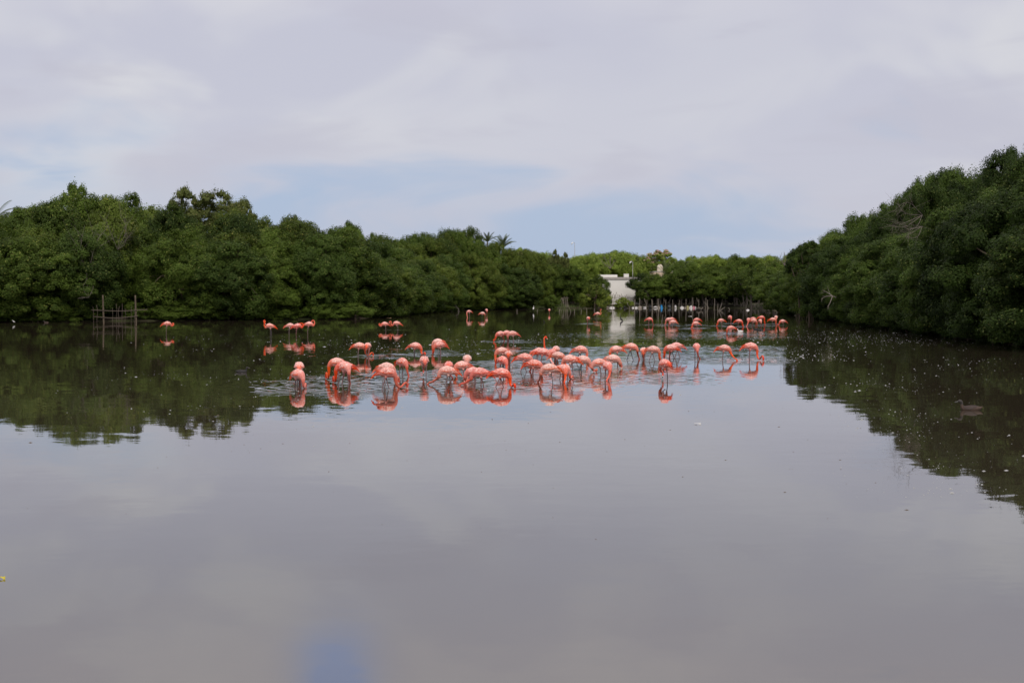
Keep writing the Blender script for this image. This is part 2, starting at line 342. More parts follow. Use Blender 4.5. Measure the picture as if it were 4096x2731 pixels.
# ------------------------------------------------------------------ flamingo list (needed by the water too)
# body column, water row at the feet, row of the back, heading (0 = +X, 90 = away), neck, bill column / row, options, label
FL = [
 (669,1332,1285, 20,'front',None,'1','lone flamingo on one leg, head tucked to its breast, apart before the mangroves'),
 (1080,1349,1293,180,'preen',None,'','flamingo with raised neck preening its ruffled back, before the tall mangroves'),
 (1160,1343,1292, 15,'front',None,'1','pale round flamingo dozing with neck looped down, at one end of three sleepers'),
 (1190,1349,1293,  0,'tuck',None,'1','dozing flamingo with red head laid on its back, middle one of three sleepers'),
 (1236,1340,1286,  5,'high',None,'1','dozing flamingo with arched red neck, far end of the three sleepers'),
 (1540,1320,1287,185,'front',None,'','round flamingo with neck coiled at its breast, one of a pair off the bank'),
 (1587,1320,1284,180,'fold',None,'1','flamingo with folded neck and pale bill showing, one of a pair off the bank'),
 (1876,1269,1240,205,'under',(1873,1270),'','distant flamingo with drooping neck and spread legs in a trio by the bushes'),
 (1930,1274,1247, 15,'under',(1939,1269),'','deep orange distant flamingo stooping, middle of a trio by the bushes'),
 (1946,1260,1235,-80,'under',(1948,1258),'','small pale distant flamingo seen end-on in a trio by the bushes'),
 (2197,1255,1235, 90,'under',(2199,1254),'','tiny orange flamingo standing alone off the grassy bank'),
 (2390,1274,1248,  0,'up',None,'w','flamingo striding with its neck held in a tall S by the round bush'),
 (2353,1296,1266,100,'under',(2352,1293),'','flamingo turned away with hidden head, alone off the round bush'),
 (2598,1299,1269,  0,'under',(2617,1298),'','flamingo with hanging neck alone beside the leaning dark stick'),
 (2676,1302,1270,180,'S',(2648,1299),'','flamingo reaching sideways with curved neck in a tight trio by the leaning stick'),
 (2692,1304,1280,180,'under',(2671,1303),'','smaller flamingo in front of a tight trio by the leaning stick'),
 (2687,1298,1269,175,'under',(2676,1296),'','flamingo mostly hidden at the back of a tight trio by the leaning stick'),
 (2783,1312,1285,180,'S',(2753,1315),'','flamingo probing with low curved neck, in front of another flamingo'),
 (2787,1301,1271,180,'under',(2775,1299),'','flamingo standing close behind one with a low curved neck'),
 (2884,1304,1274,180,'S',(2864,1303),'','flamingo with raised tail and curled neck at the end of the ducks\' group'),
 (2920,1294,1261,-70,'under',(2922,1293),'w','slim flamingo seen end-on behind the group near the ducks'),
 (2924,1335,1302,180,'S',(2901,1331),'','flamingo with black legs feeding beside the white bird on the water'),
 (2956,1308,1276,  0,'S',(2985,1305),'','flamingo stretching its neck to meet a neighbour behind the white bird'),
 (2994,1305,1271,-100,'under',(2986,1306),'','flamingo seen from the front, beak by a stretched neighbour, near the ducks'),
 (3012,1300,1268,  0,'under',(3021,1299),'','flamingo half hidden by another just behind the ducks'),
 (3015,1305,1275, 10,'S',(3029,1304),'','flamingo stooping directly behind the dark ducks'),
 (3046,1299,1262,  0,'S',(3070,1296),'','tall flamingo with sweeping curved neck behind the ducks'),
 (3041,1305,1276,-80,'under',(3046,1303),'','small round flamingo in front of the one with the sweeping neck'),
 (3091,1303,1270,  0,'S',(3110,1299),'','flamingo with outstretched neck crossing a neighbour, beyond the ducks'),
 (3104,1296,1262,-90,'under',(3106,1294),'','flamingo mostly hidden behind one with outstretched neck, beyond the ducks'),
 (3130,1301,1278,190,'S',(3112,1301),'','round flamingo at the outer end of the group, facing the ducks'),
 (2002,1366,1324,180,'S',(1976,1366),'','flamingo with curved neck leading a row of three feeding side by side'),
 (2028,1366,1321,150,'under',(2018,1364),'','ruffled flamingo in the middle of a row of three side by side'),
 (2050,1367,1323,178,'under',(2034,1363),'','flamingo with trailing tail at the back of a row of three side by side'),
 (1193,1553,1475,-50,'S',(1240,1541),'','flamingo sweeping its neck sideways in front of a paler one turned away'),
 (1197,1535,1447,100,'under',(1200,1529),'','pale flamingo turned away behind one sweeping its neck sideways'),
 (1347,1520,1430,185,'S',(1303,1515),'','flamingo with high round back behind two feeding close together'),
 (1378,1533,1444,190,'S',(1322,1523),'w','flamingo with looped orange neck and trailing tail in a close trio'),
 (1383,1538,1448,-65,'under',(1402,1533),'w','flamingo facing out with neck straight down in a close trio'),
 (1438,1426,1369,  0,'S',(1492,1424),'','flamingo with pointed orange tail feeding beside a pale one turned away'),
 (1471,1427,1370, 85,'under',(1474,1424),'','pale flamingo turned away, head between its legs, beside a pointed tail'),
 (1548,1557,1468,  5,'S',(1628,1552),'w','large flamingo with curling white feathers and orange tail, in front of its twin'),
 (1545,1537,1449, 10,'S',(1608,1528),'','flamingo with orange tail hidden behind its larger twin'),
 (1609,1505,1430,-55,'reach',(1634,1506),'','flamingo with straight slanting neck alone beside a pair with orange tails'),
 (1662,1418,1369,  0,'S',(1700,1420),'','flamingo with S-shaped neck facing a huddled pair on dark water'),
 (1752,1412,1354,170,'S',(1732,1408),'','rear flamingo of a huddled pair on dark water'),
 (1757,1418,1366,195,'S',(1727,1413),'','front flamingo of a huddled pair on dark water'),
 (1697,1512,1424, 95,'hang',(1693,1500),'1','flamingo turned away on thin legs with its red head hanging below its tail'),
 (1790,1541,1462,180,'reach',(1712,1538),'w','flamingo with long straight neck stretched to the water and one leg lifted'),
 (1795,1520,1445, 90,'under',(1815,1512),'','pale flamingo turned away behind one with a long stretched neck'),
 (1848,1507,1443,185,'S',(1826,1507),'','flamingo with smooth round back between two stretched necks'),
 (1869,1492,1418,-90,'under',(1872,1498),'','flamingo facing out behind one with a smooth round back'),
 (1893,1530,1468,180,'arch',(1850,1514),'','flamingo with arched neck and pale bill, body hidden behind another'),
 (1920,1543,1469,180,'reach',(1838,1542),'','flamingo with low sweeping neck, its tail crossing a neighbour\'s tail'),
 (2005,1548,1471,  0,'S',(2062,1554),'w','flamingo with U-shaped neck, its tail crossing a neighbour\'s tail'),
 (2010,1495,1423,-60,'under',(2025,1499),'','ruffled flamingo facing out in a knot of three'),
 (2034,1473,1402, 95,'under',(2037,1467),'','flamingo turned away with orange rump in a knot of three'),
 (2007,1452,1388,185,'S',(1982,1453),'','hindmost flamingo in a knot of three, neck curled to the water'),
 (2098,1489,1412,  0,'under',(2120,1486),'w','flamingo striding with wide-set legs at the edge of the dense flock'),
 (2137,1503,1437, -5,'S',(2158,1494),'','flamingo in front of a striding one, orange breast'),
 (2172,1455,1392,  0,'reach',(2230,1463),'p','pale flamingo with a long pale slanting neck'),
 (2154,1440,1390, 20,'tall',None,'','flamingo with upright orange neck rising above the whole flock'),
 (2208,1444,1395, 60,'under',(2222,1440),'','flamingo among the dense flock just beyond a pale slanting neck'),
 (2224,1440,1383, 80,'under',(2228,1436),'','hindmost flamingo of the dense flock, turned away'),
 (2232,1462,1406,  0,'S',(2262,1465),'','flamingo with orange tail amid the dense flock'),
 (2281,1512,1418,160,'under',(2254,1502),'1','flamingo with ruffled crest of back feathers on one long dark leg'),
 (2198,1537,1453,175,'reach',(2129,1519),'1','flamingo in front of the dense flock with low sweeping neck'),
 (2263,1527,1457,-95,'under',(2257,1532),'','flamingo facing out with orange neck folded straight down'),
 (2248,1518,1458, 15,'S',(2300,1510),'','flamingo with curled neck emerging from behind one facing out'),
 (2322,1450,1382,  0,'S',(2370,1457),'w','flamingo with forked orange tail and a bent leg'),
 (2330,1487,1421,-10,'S',(2383,1488),'','flamingo in front of one with a forked tail'),
 (2396,1500,1433,185,'hang',(2388,1490),'','flamingo with its neck looped close under its breast'),
 (2430,1520,1444,-80,'under',(2427,1524),'','flamingo facing out with straight orange neck, beside one with a looped neck'),
 (2465,1450,1382,180,'S',(2423,1442),'','dark orange flamingo with its tail to a striding neighbour'),
 (2451,1476,1417,  0,'arch',(2500,1465),'','flamingo with high arched neck and open pale bill at the water'),
 (2524,1441,1371,  0,'reach',(2570,1432),'w','flamingo with thin drooping tail and neck sloping to the water'),
 (2574,1442,1389, 90,'under',(2577,1434),'','small pale flamingo turned away between two longer ones'),
 (2612,1446,1382,  0,'S',(2652,1437),'w','flamingo whose bill meets that of a facing pair'),
 (2683,1435,1377,180,'S',(2653,1430),'w','near flamingo of a pair facing another bill to bill'),
 (2705,1432,1369,180,'under',(2674,1426),'w','far flamingo of a pair, dark split tail'),
 (2658,1523,1435,115,'hang',(2668,1510),'1','flamingo alone in front of a pair, on one leg, red head hanging'),
 (2786,1437,1372,-90,'under',(2799,1436),'','slender flamingo seen end-on standing alone'),
 (2897,1441,1378,  0,'reach',(2953,1445),'','flamingo with crossed legs and neck sloping to the water, second from the flock\'s end'),
 (3003,1441,1369,  0,'S',(3056,1444),'','flamingo with dark tail tip and S-curved neck at the flock\'s outer end'),
]

# ------------------------------------------------------------------ terrain and water
LAKE = [(-140, -30), (70, -30), (34, 15), (28, 45), (25.5, 70), (26.5, 88), (28, 105), (29.5, 130), (33, 165), (35.5, 200), (40, 238), (36, 251),
        (14.7, 251), (8, 246), (2, 236), (-9, 217), (-12.6, 183), (-14, 160), (-15.5, 151), (-20, 149.5), (-34, 142), (-46, 136), (-75, 131), (-140, 128)]
LK = np.array(LAKE, float)
def shore_dist(P):
    """signed distance to the shoreline, negative inside the lagoon"""
    P = np.asarray(P, float); A = LK; B = np.roll(LK, -1, 0)
    best = np.full(len(P), 1e9); ins = np.zeros(len(P), bool)
    for a, b in zip(A, B):
        ab = b - a; t = np.clip(((P - a) @ ab) / (ab @ ab), 0, 1)
        best = np.minimum(best, np.linalg.norm(P - a - t[:, None] * ab, axis=1))
        cond = (a[1] > P[:, 1]) != (b[1] > P[:, 1])
        xi = a[0] + (P[:, 1] - a[1]) * (b[0] - a[0]) / (b[1] - a[1] + 1e-12)
        ins ^= cond & (P[:, 0] < xi)
    return np.where(ins, -best, best)
def ground_z(P):
    d = shore_dist(P)
    z = np.where(d < 0, np.maximum(-.32, d * .22), np.minimum(d * .13, .5) + np.clip((d - 6) * .008, 0, .5))
    return z + .03 * np.sin(P[:, 0] * 1.7) * np.cos(P[:, 1] * 1.3) * (np.abs(d) < 40)
def gz(x, y): return float(ground_z(np.array([[x, y]]))[0])

def grid_mesh(name, xs, ys, zf, mat):
    gx, gy = np.meshgrid(xs, ys); P = np.stack([gx.ravel(), gy.ravel()], 1)
    z = zf(P) if zf else np.zeros(len(P))
    nx, ny = len(xs), len(ys); idx = np.arange(nx * ny).reshape(ny, nx)
    Q = np.stack([idx[:-1, :-1], idx[:-1, 1:], idx[1:, 1:], idx[1:, :-1]], -1).reshape(-1, 4)
    me = raw_mesh(name, np.column_stack([P, z]), Q, mat, smooth=True)
    return me, P
def raw_mesh(name, V, Q, mat, smooth=False):
    me = bpy.data.meshes.new(name); V = np.ascontiguousarray(V, np.float32); k = Q.shape[1]
    me.vertices.add(len(V)); me.vertices.foreach_set('co', V.ravel())
    me.loops.add(Q.size); me.loops.foreach_set('vertex_index', np.ascontiguousarray(Q, np.int32).ravel())
    me.polygons.add(len(Q)); me.polygons.foreach_set('loop_start', np.arange(0, Q.size, k, dtype=np.int32))
    if smooth: me.polygons.foreach_set('use_smooth', np.ones(len(Q), bool))
    me.update(calc_edges=True); me.validate()
    if mat: me.materials.append(mat)
    return me

gx = np.concatenate([[-6000, -2000, -600, -300], np.arange(-200, 120, 2.0), [150, 300, 600, 2000, 6000]])
gy = np.concatenate([[-3000, -600, -150], np.arange(-60, 330, 2.0), [380, 500, 900, 2500, 8000]])
me, _ = grid_mesh('ground', gx, gy, ground_z, MATS['ground_soil'])
tag(link('ground', me), kind='structure')

feet = np.array([gp(b[0], b[1])[:2] for b in FL])
wx = np.concatenate([np.arange(-150, -24, 4.0), np.arange(-24, 34, .3), np.arange(34, 80, 4.0)])
wy = np.concatenate([np.arange(-36, 36, 3.0), np.arange(36, 78, .25), np.arange(78, 170, .5), np.arange(170, 262, 3.0)])
me, WP = grid_mesh('lagoon_water', wx, wy, None, MATS['lagoon_water'])
RS = np.array([list(gp(b[5][0], b[5][1])[:2]) if b[5] else list(gp(b[0], b[1])[:2]) for b in FL])
ring = np.full(len(WP), 1e3); rdir = np.zeros((len(WP), 3)); rip = np.zeros(len(WP))
for src in list(feet) + list(RS):
    dv = WP - src; d = np.linalg.norm(dv, axis=1); m = d < ring
    ring[m] = d[m]; rdir[m, :2] = dv[m] / (d[m, None] + 1e-6)
for f in feet:
    d = np.hypot((WP[:, 0] - f[0]) / 1.5, (WP[:, 1] - f[1]) / 1.6)
    rip = np.maximum(rip, np.exp(-(d / 1.2) ** 2))
# wind-ruffled lanes across the middle of the lagoon
lane = np.exp(-((WP[:, 1] - 96) / 9) ** 2) * (1 / (1 + np.exp(-(WP[:, 0] - 1) / 2.0))) * .55
lane2 = np.exp(-((WP[:, 1] - 72) / 5) ** 2) * (1 / (1 + np.exp(-(WP[:, 0] + 9) / 1.5))) * .45
lane3 = np.exp(-((WP[:, 1] - 50) / 3.5) ** 2) * (1 / (1 + np.exp(-(WP[:, 0] + 6.5) / 1.))) * (1 / (1 + np.exp((WP[:, 0] - 6) / 1.))) * .5
rip = np.clip(np.maximum(rip * .75, np.maximum(lane, np.maximum(lane2, lane3))), 0, 1)
ramp = np.exp(-ring / 1.3) * .062
for nme, arr, ty in (('ripple', rip, 'FLOAT'), ('ring_dist', np.minimum(ring, 20), 'FLOAT'), ('ring_amp', ramp, 'FLOAT')):
    a = me.attributes.new(nme, ty, 'POINT'); a.data.foreach_set('value', arr.astype(np.float32))
a = me.attributes.new('ring_dir', 'FLOAT_VECTOR', 'POINT'); a.data.foreach_set('vector', rdir.astype(np.float32).ravel())
tag(link('lagoon_water', me), kind='structure')

# ------------------------------------------------------------------ foliage
def leaves(P, N, size, asp, rng, cl, lfrand=True):
    """one diamond leaf per point, facing N"""
    n = len(P); N = N / (np.linalg.norm(N, axis=1)[:, None] + 1e-9)
    a = rng.normal(size=(n, 3)); a -= N * np.sum(a * N, 1)[:, None]; a /= np.linalg.norm(a, axis=1)[:, None] + 1e-9
    b = np.cross(N, a); s = size * rng.uniform(.7, 1.3, n)[:, None]
    V = np.stack([P - a * s * .5, P + b * s * asp * .5 + N * s * .06, P + a * s * .5, P - b * s * asp * .5 + N * s * .06], 1).reshape(-1, 3)
    return V, np.arange(n * 4).reshape(n, 4), np.repeat(cl, 4), np.repeat(rng.uniform(0, 1, n), 4)

def leaf_mesh(name, parts):
    V = np.concatenate([p[0] for p in parts]); off = 0; Q = []
    for p in parts: Q.append(p[1] + off); off += len(p[0])
    me = raw_mesh(name, V, np.concatenate(Q), None)
    for k, i in (('cl', 2), ('lf', 3)):
        at_ = me.attributes.new(k, 'FLOAT', 'POINT'); at_.data.foreach_set('value', np.concatenate([p[i] for p in parts]).astype(np.float32))
    me.materials.append(MATS['leaf_any'])
    return me

def crown_mesh(seed, R=4.5, H=9.0, base=.6, n_b=18, per_b=17, per=120, size=.24, csz=.62, shape='dome', br=.36, spike=.25, zf=.8):
    """boughs over a dome, sprays over each bough, leaves over each spray: crevices between boughs stay dark"""
    rng = np.random.default_rng(seed); Bc = []; tries = 0
    while len(Bc) < n_b and tries < 4000:
        tries += 1
        th = rng.uniform(0, 2 * np.pi); hz = rng.uniform(0, 1)
        if shape == 'dome': pr = math.sqrt(max(0, 1 - hz ** 2.3)) * (.62 + .38 * min(1, hz / .42))
        elif shape == 'umbrella': pr = math.sqrt(max(.02, 1 - ((hz - .3) / .7) ** 2))
        else: pr = math.sqrt(max(.03, 1 - (2 * hz - .9) ** 2 / 1.25))
        rr = R * pr * (.78 if rng.uniform() < .8 else .35) * rng.uniform(.86, 1.12)
        rb = R * br * rng.uniform(.72, 1.28)
        c = np.array([rr * math.cos(th), rr * math.sin(th), base + rb * .55 + hz * (H - base - rb * 1.3)])
        if all(np.linalg.norm((c - q[0]) * [1, 1, 1.15]) > .62 * (rb + q[1]) for q in Bc): Bc.append((c, rb))
    parts = []; C = []
    for c, rb in Bc:
        out = np.array([c[0], c[1], 0]) / (R * .9); axis = out + np.array([0, 0, .75]); axis /= np.linalg.norm(axis)
        tone = rng.uniform(); m = int(per_b * (rb / (R * br)) ** 2 * rng.uniform(.85, 1.15)) + 3; k = 0
        while k < m:
            d = rng.normal(size=3); d /= np.linalg.norm(d)
            if d @ axis < rng.uniform(-.75, .15): continue
            k += 1
            q = c + d * rb * rng.uniform(.72, 1.06) * np.array([1, 1, zf]); C.append(q)
            n = int(per * rng.uniform(.6, 1.35)); s_ = csz * rng.uniform(.6, 1.3)
            e = rng.normal(size=(n, 3)); e /= np.linalg.norm(e, axis=1)[:, None]
            P = q + e * (rng.uniform(.2, 1.0, n)[:, None] ** .5) * s_ * np.array([1, 1, .72]) ; P[:, 2] -= .18 * s_ * np.sum(e[:, :2] ** 2, 1)
            if spike > 0:
                w = rng.uniform(size=n) < .07; P[w] += (np.array([0, 0, 1.0]) * rng.uniform(.3, 1.0, w.sum())[:, None] + d * .4) * s_ * spike * 2
            N = e * .9 + d * .7 + np.array([0, 0, .35]) + rng.normal(size=(n, 3)) * .40
            P[:, 2] = np.maximum(P[:, 2], .03)
            parts.append(leaves(P, N, size, .55, rng, np.full(n, np.clip(.55 * tone + .45 * rng.uniform(), 0, 1))))
    top = max(np.percentile(p[0][:, 2], 97) for p in parts)
    me = leaf_mesh('crown', parts); me['top'] = float(top); me['rad'] = float(R)
    return me, np.array(C)

def trunk_mesh(C, seed, H, base=0.0, r0=.22, n_limb=9, low=.25, mat='bark'):
    rng = np.random.default_rng(seed); mb = MB()
    top = np.array([rng.normal() * .3, rng.normal() * .3, H * .72])
    bend = np.array([rng.normal() * .35, rng.normal() * .35, H * .36])
    P = catmull([(0, 0, -.4), bend * .5, bend, (bend + top) / 2 + rng.normal(size=3) * .15, top], 4)
    mb.tube(P, np.linspace(r0, r0 * .25, len(P)), 7)
    sel = rng.choice(len(C), min(n_limb, len(C)), replace=False)
    for i in sel:
        t = rng.uniform(low, .85); j = int(t * (len(P) - 1)); a = P[j]; b = C[i]
        mid = (a + b) / 2 + np.array([0, 0, rng.uniform(-.3, .5)]) + rng.normal(size=3) * .2
        Q = catmull([a, mid, b], 4); mb.tube(Q, np.linspace(r0 * .45, r0 * .08, len(Q)), 5)
    for i in range(6):    # prop roots
        an = rng.uniform(0, 6.28); r = rng.uniform(.5, 1.1)
        Q = catmull([(0, 0, rng.uniform(.5, 1.1)), (math.cos(an) * r * .6, math.sin(an) * r * .6, .5), (math.cos(an) * r, math.sin(an) * r, -.4)], 3)
        mb.tube(Q, r0 * .22, 5)
    return mb.mesh('trunk', MATS[mat])

VAR = {}
def variant(key, n, **kw):
    VAR[key] = []
    for i in range(n):
        tk = kw.pop('trunk', {}) if i == 0 else tk
        me, C = crown_mesh(hash(key) % 1 + i * 13 + sum(map(ord, key)), **kw)
        VAR[key].append((me, trunk_mesh(C, i + 3, kw.get('H', 9.0), **tk)))
variant('dome', 5, R=4.4, H=9, base=.05, n_b=24, per_b=17, per=170, size=.185, csz=.68, spike=.06)
variant('fine', 4, R=4.0, H=9, base=.05, n_b=28, per_b=20, per=165, size=.15, csz=.56, br=.31, spike=.06)
variant('low', 4, R=2.6, H=3.6, base=.0, n_b=12, per_b=13, per=110, size=.16, csz=.48, br=.38, spike=.08)
variant('umbrella', 4, R=3.2, H=6.6, base=2.0, n_b=12, per_b=14, per=130, size=.18, csz=.55, spike=.08, shape='umbrella', trunk=dict(r0=.14, n_limb=14, low=.35, mat='bark_pale'))
variant('airy', 3, R=2.2, H=9, base=4.5, n_b=44, per_b=5, per=80, size=.17, csz=.34, br=.21, shape='egg', spike=.3, trunk=dict(r0=.16, n_limb=22, low=.5))

TREE_NO = 0
def tree(key, x, y, H, mat, label, group=None, wid=None, name='mangrove_tree', cat='tree', z=None, i=None, rot=None):
    global TREE_NO
    TREE_NO += 1
    vs_ = VAR[key]; cm, tm = vs_[(TREE_NO * 7 + int(abs(x) * 3)) % len(vs_) if i is None else i]
    if z is None: z = max(gz(x, y), -.1)
    k = H / cm['top']; w = k if wid is None else wid / cm['rad']
    r = empty(name, (x, y, z), random.uniform(0, 6.28) if rot is None else rot)
    r.scale = (w, w, k)
    link('trunk', tm, r); c = link('crown', cm, r)
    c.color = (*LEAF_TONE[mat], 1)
    return tag(r, label, cat, group)

# rows of the photograph where the wood meets the sky
SKY = [(-900, 900), (-300, 880), (0, 850), (60, 840), (130, 805), (250, 775), (330, 760), (430, 745), (520, 765), (600, 810), (700, 825), (850, 830), (1000, 815), (1040, 832),
       (1150, 850), (1330, 868), (1400, 890), (1500, 925), (1560, 950), (1600, 966), (1650, 940), (1730, 925), (1800, 912), (1870, 908), (1920, 918), (1970, 955),
       (2050, 985), (2150, 1008), (2230, 1030), (2300, 1035), (2400, 1012), (2460, 1010), (2560, 1015), (2640, 1040), (2750, 1045), (2800, 1022), (2900, 1038), (3000, 1032),
       (3080, 1032), (3150, 1048), (3190, 1005), (3250, 965), (3330, 935), (3350, 892), (3420, 862), (3500, 845), (3590, 805), (3650, 745), (3750, 703),
       (3850, 662), (3930, 625), (4000, 602), (4096, 572), (4400, 480), (4900, 380)]
SX, SYY = zip(*SKY)
def cap_h(x, y):
    px = px_x(x, y, 5); return float(at(px, np.interp(px, SX, SYY), y)[2]), px

def landmark(x, y, px):
    if y > 198: return 'the round bush' if 2250 < px < 2550 else ('the dead branch' if px < 2000 else ('the grassy bank' if px < 2300 else 'the foam heap'))
    if x < 5:
        for lim, t in ((200, 'the drooping palm'), (385, 'the outer gate post'), (700, 'the inner gate post'), (1000, 'the preening flamingo'), (1300, 'the three sleepers'), (1480, 'the bank corner'), (1640, 'the pair off the bank'), (1850, 'the floating husk'), (9999, 'the far trio')):
            if px < lim: return t
    for lim, t in ((62, 'the camera shore'), (80, 'the swimming duck'), (100, 'the silvery branches'), (125, 'the pale dead limb'), (150, 'the thin open trees'), (999, 'the fallen grey branch')):
        if y < lim: return t

def along(pts, step):
    pts = np.array(pts, float); out = []; carry = 0
    for a, b in zip(pts[:-1], pts[1:]):
        L = np.linalg.norm(b - a); n = np.array([-(b - a)[1], (b - a)[0]]) / L
        t = carry
        while t < L: out.append((a + (b - a) * t / L, n)); t += step
        carry = t - L
    return out

LEFT = [(-80, 131), (-75, 131), (-46, 136), (-34, 142), (-20, 149.5), (-15.5, 151)]
LEFT2 = [(-14, 158), (-12.6, 183), (-9, 217), (2, 236), (8, 246)]
RIGHT = [(36, 200), (33, 165), (29.5, 130), (28, 105), (26.5, 88), (25.5, 70), (27, 52)]

G_L = 'mangroves along the long bank behind the sleeping flamingos'
G_L2 = 'mangroves on the receding bank leading to the house'
G_R = 'shaded mangroves on the bank by the swimming duck'
G_F = 'bright trees beyond the house'
for off, hmin, hmax, frac, step in ((1.6, 7.0, 9.2, .86, 4.6), (5.5, 8.5, 11.0, .93, 4.8), (11, 9, 13, .97, 5.0), (18, 8, 15, 1.0, 5.5), (28, 8, 18, 1.0, 6.0), (40, 8, 20, 1.0, 6.5)):
    for p, n in along(LEFT, step):
        q = p + n * off + np.array([random.uniform(-1.2, 1.2), random.uniform(-1, 1)])
        px = px_x(q[0], q[1], 4)
        if px > 1600 or px < -450: continue
        if off < 8 and 385 < px < 545: continue          # the opening with the stick gate
        if off < 4 and 360 < px < 575: continue
        cap, _ = cap_h(q[0], q[1])
        h = min(random.uniform(hmin, hmax), cap * random.uniform(.93, 1.0)) if frac < 1 else cap * random.uniform(.90, 1.0)
        h = min(h, cap * frac * random.uniform(.9, 1.08), cap) - .3
        if h < 2.5: continue
        lab = {1.6: 'low mangrove leaning over the water on the long bank', 5.5: 'mid-height mangrove in the long bank\'s second row'}.get(off, 'tall mangrove deep in the wood of the long bank')
        lab += ', near ' + landmark(q[0], q[1], px)
        tree('dome', q[0], q[1], h, random.choice(('leaf_mangrove', 'leaf_mangrove', 'leaf_deep', 'leaf_warm')), lab, G_L + ' near ' + landmark(q[0], q[1], px) + (': front row' if off < 3 else ': second row' if off < 8 else ': deep wood'), wid=random.uniform(3.6, 5.0))
for off, frac, step in ((1.4, .70, 4.4), (6, .88, 4.6), (13, 1.0, 5.5), (22, 1.0, 6.5)):
    for p, n in along(LEFT2, step):
        q = p + n * off + np.array([random.uniform(-1, 1), random.uniform(-1, 1)])
        px = px_x(q[0], q[1], 4)
        if px < 1380: continue
        if off < 4 and 2105 < px < 2300: continue
        if off >= 4 and px > 2330: continue
        cap, _ = cap_h(q[0], q[1]); h = cap * frac * random.uniform(.92, 1.0)
        lab = {1.4: 'bushy mangrove at the water on the receding bank'}.get(off, 'rounded mangrove in the wood on the receding bank')
        lab += ', near ' + landmark(q[0], q[1], px)
        tree('dome', q[0], q[1], h, random.choice(('leaf_mangrove', 'leaf_mangrove', 'leaf_deep', 'leaf_warm')) if px < 1980 or off < 10 else 'leaf_sunlit', lab, G_L2 + ' near ' + landmark(q[0], q[1], px) + (': at the water' if off < 3 else ': behind'), wid=random.uniform(3.0, 4.2))
tree_at = []
for off, hmin, hmax, frac, step in ((1.0, 6.0, 8.6, .82, 4.0), (4.6, 8.0, 11.0, .93, 4.2), (9.5, 8, 13, 1.0, 4.6), (16, 8, 20, 1.0, 5.4)):
    for p, n in along(RIGHT, step):
        q = p + n * off + np.array([random.uniform(-.8, .8), random.uniform(-1, 1)])
        px = px_x(q[0], q[1], 4)
        cap, _ = cap_h(q[0], q[1])
        if px > 5200 : continue
        h = min(random.uniform(hmin, hmax), cap * frac * random.uniform(.9, 1.0)) if frac < 1 else min(cap * random.uniform(.84, 1.0), 17)
        if h < 2: continue
        lab = {1.0: 'low shaded mangrove hanging over the water', 4.6: 'mid-height shaded mangrove behind the overhanging row'}.get(off, 'tall shaded mangrove on the dark slope')
        lab += ', by ' + landmark(q[0], q[1], px)
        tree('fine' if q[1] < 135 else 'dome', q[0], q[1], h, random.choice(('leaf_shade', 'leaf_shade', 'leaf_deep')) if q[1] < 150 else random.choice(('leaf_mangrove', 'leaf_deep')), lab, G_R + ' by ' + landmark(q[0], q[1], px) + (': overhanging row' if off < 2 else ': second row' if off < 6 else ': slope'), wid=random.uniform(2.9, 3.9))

# low growth at the water's edge, leaves down to the surface
for bank, lab, grp, mat in ((LEFT, 'leafy mangrove skirt touching the water of the long bank', 'leafy skirt of the long bank', 'leaf_mangrove'),
                            (LEFT2, 'leafy mangrove skirt touching the water of the receding bank', 'leafy skirt of the receding bank', 'leaf_mangrove'),
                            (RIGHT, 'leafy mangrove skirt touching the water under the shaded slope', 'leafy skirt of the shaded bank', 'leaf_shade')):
    for p, n in along(bank, 1.9):
        q = p + n * random.uniform(.5, 1.8); px = px_x(q[0], q[1], 1)
        if px < -300 or px > 4500 or 385 < px < 560 or 2095 < px < 2320: continue
        tree('low', q[0], q[1], random.uniform(1.3, 2.4), mat, lab.replace('touching the water', 'at the water') + ' near ' + landmark(q[0], q[1], px), grp + ' near ' + landmark(q[0], q[1], px), wid=random.uniform(1.5, 2.3), name='mangrove_shrub', cat='shrub', z=-.05)

# far shore: mangroves on visible trunks, then brighter trees behind the house
for px in range(2600, 3120, 42):
    for dY, hh, gname, lab in ((4, 6.0, 'low', 'thin-trunked mangrove behind the heap of rubbish'), (10, 7.0, 'high', 'mangrove crowding behind the thin-trunked row by the rubbish')):
        P = gp(px + random.uniform(-12, 12), 1232.5); Y = P[1] + dY + random.uniform(-1, 1)
        if px > 2960: Y -= (px - 2960) * .22
        X = at(px + random.uniform(-14, 14), 1200, Y)[0]
        hh = min(hh * random.uniform(.85, 1.15), at(px, 1104, Y)[2]) if px < 2720 else hh * random.uniform(.85, 1.25)
        tree('umbrella', X, Y, hh, 'leaf_mangrove', lab, 'mangroves behind the rubbish: ' + gname, wid=random.uniform(2.6, 3.4))
for px in range(2550, 3010, 26):
    Y = 262 + random.uniform(-1.5, 1.5); X = at(px + random.uniform(-8, 8), 1200, Y)[0]
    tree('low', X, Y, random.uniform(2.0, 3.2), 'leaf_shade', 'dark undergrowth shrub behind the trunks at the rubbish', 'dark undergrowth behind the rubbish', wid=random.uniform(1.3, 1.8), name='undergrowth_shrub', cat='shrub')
for Y0, step in ((276, 70), (288, 76), (302, 84)):
    for px in range(2080, 3240, step):
        p2 = px + random.uniform(-20, 20); Y = Y0 + random.uniform(-3, 3); X = at(p2, 1150, Y)[0]
        cap, _ = cap_h(X, Y)
        if 2565 < p2 < 2730 and Y0 < 280: continue
        if 2590 < p2 < 2700: cap = min(cap, 9.0)
        tree('dome', X, Y, cap * random.uniform(.92, 1.0), 'leaf_sunlit' if random.random() < .75 else 'leaf_olive', 'sunlit yellow-green tree in the belt beyond the house and water tank', G_F, wid=random.uniform(3.6, 4.6), name='broadleaf_tree')

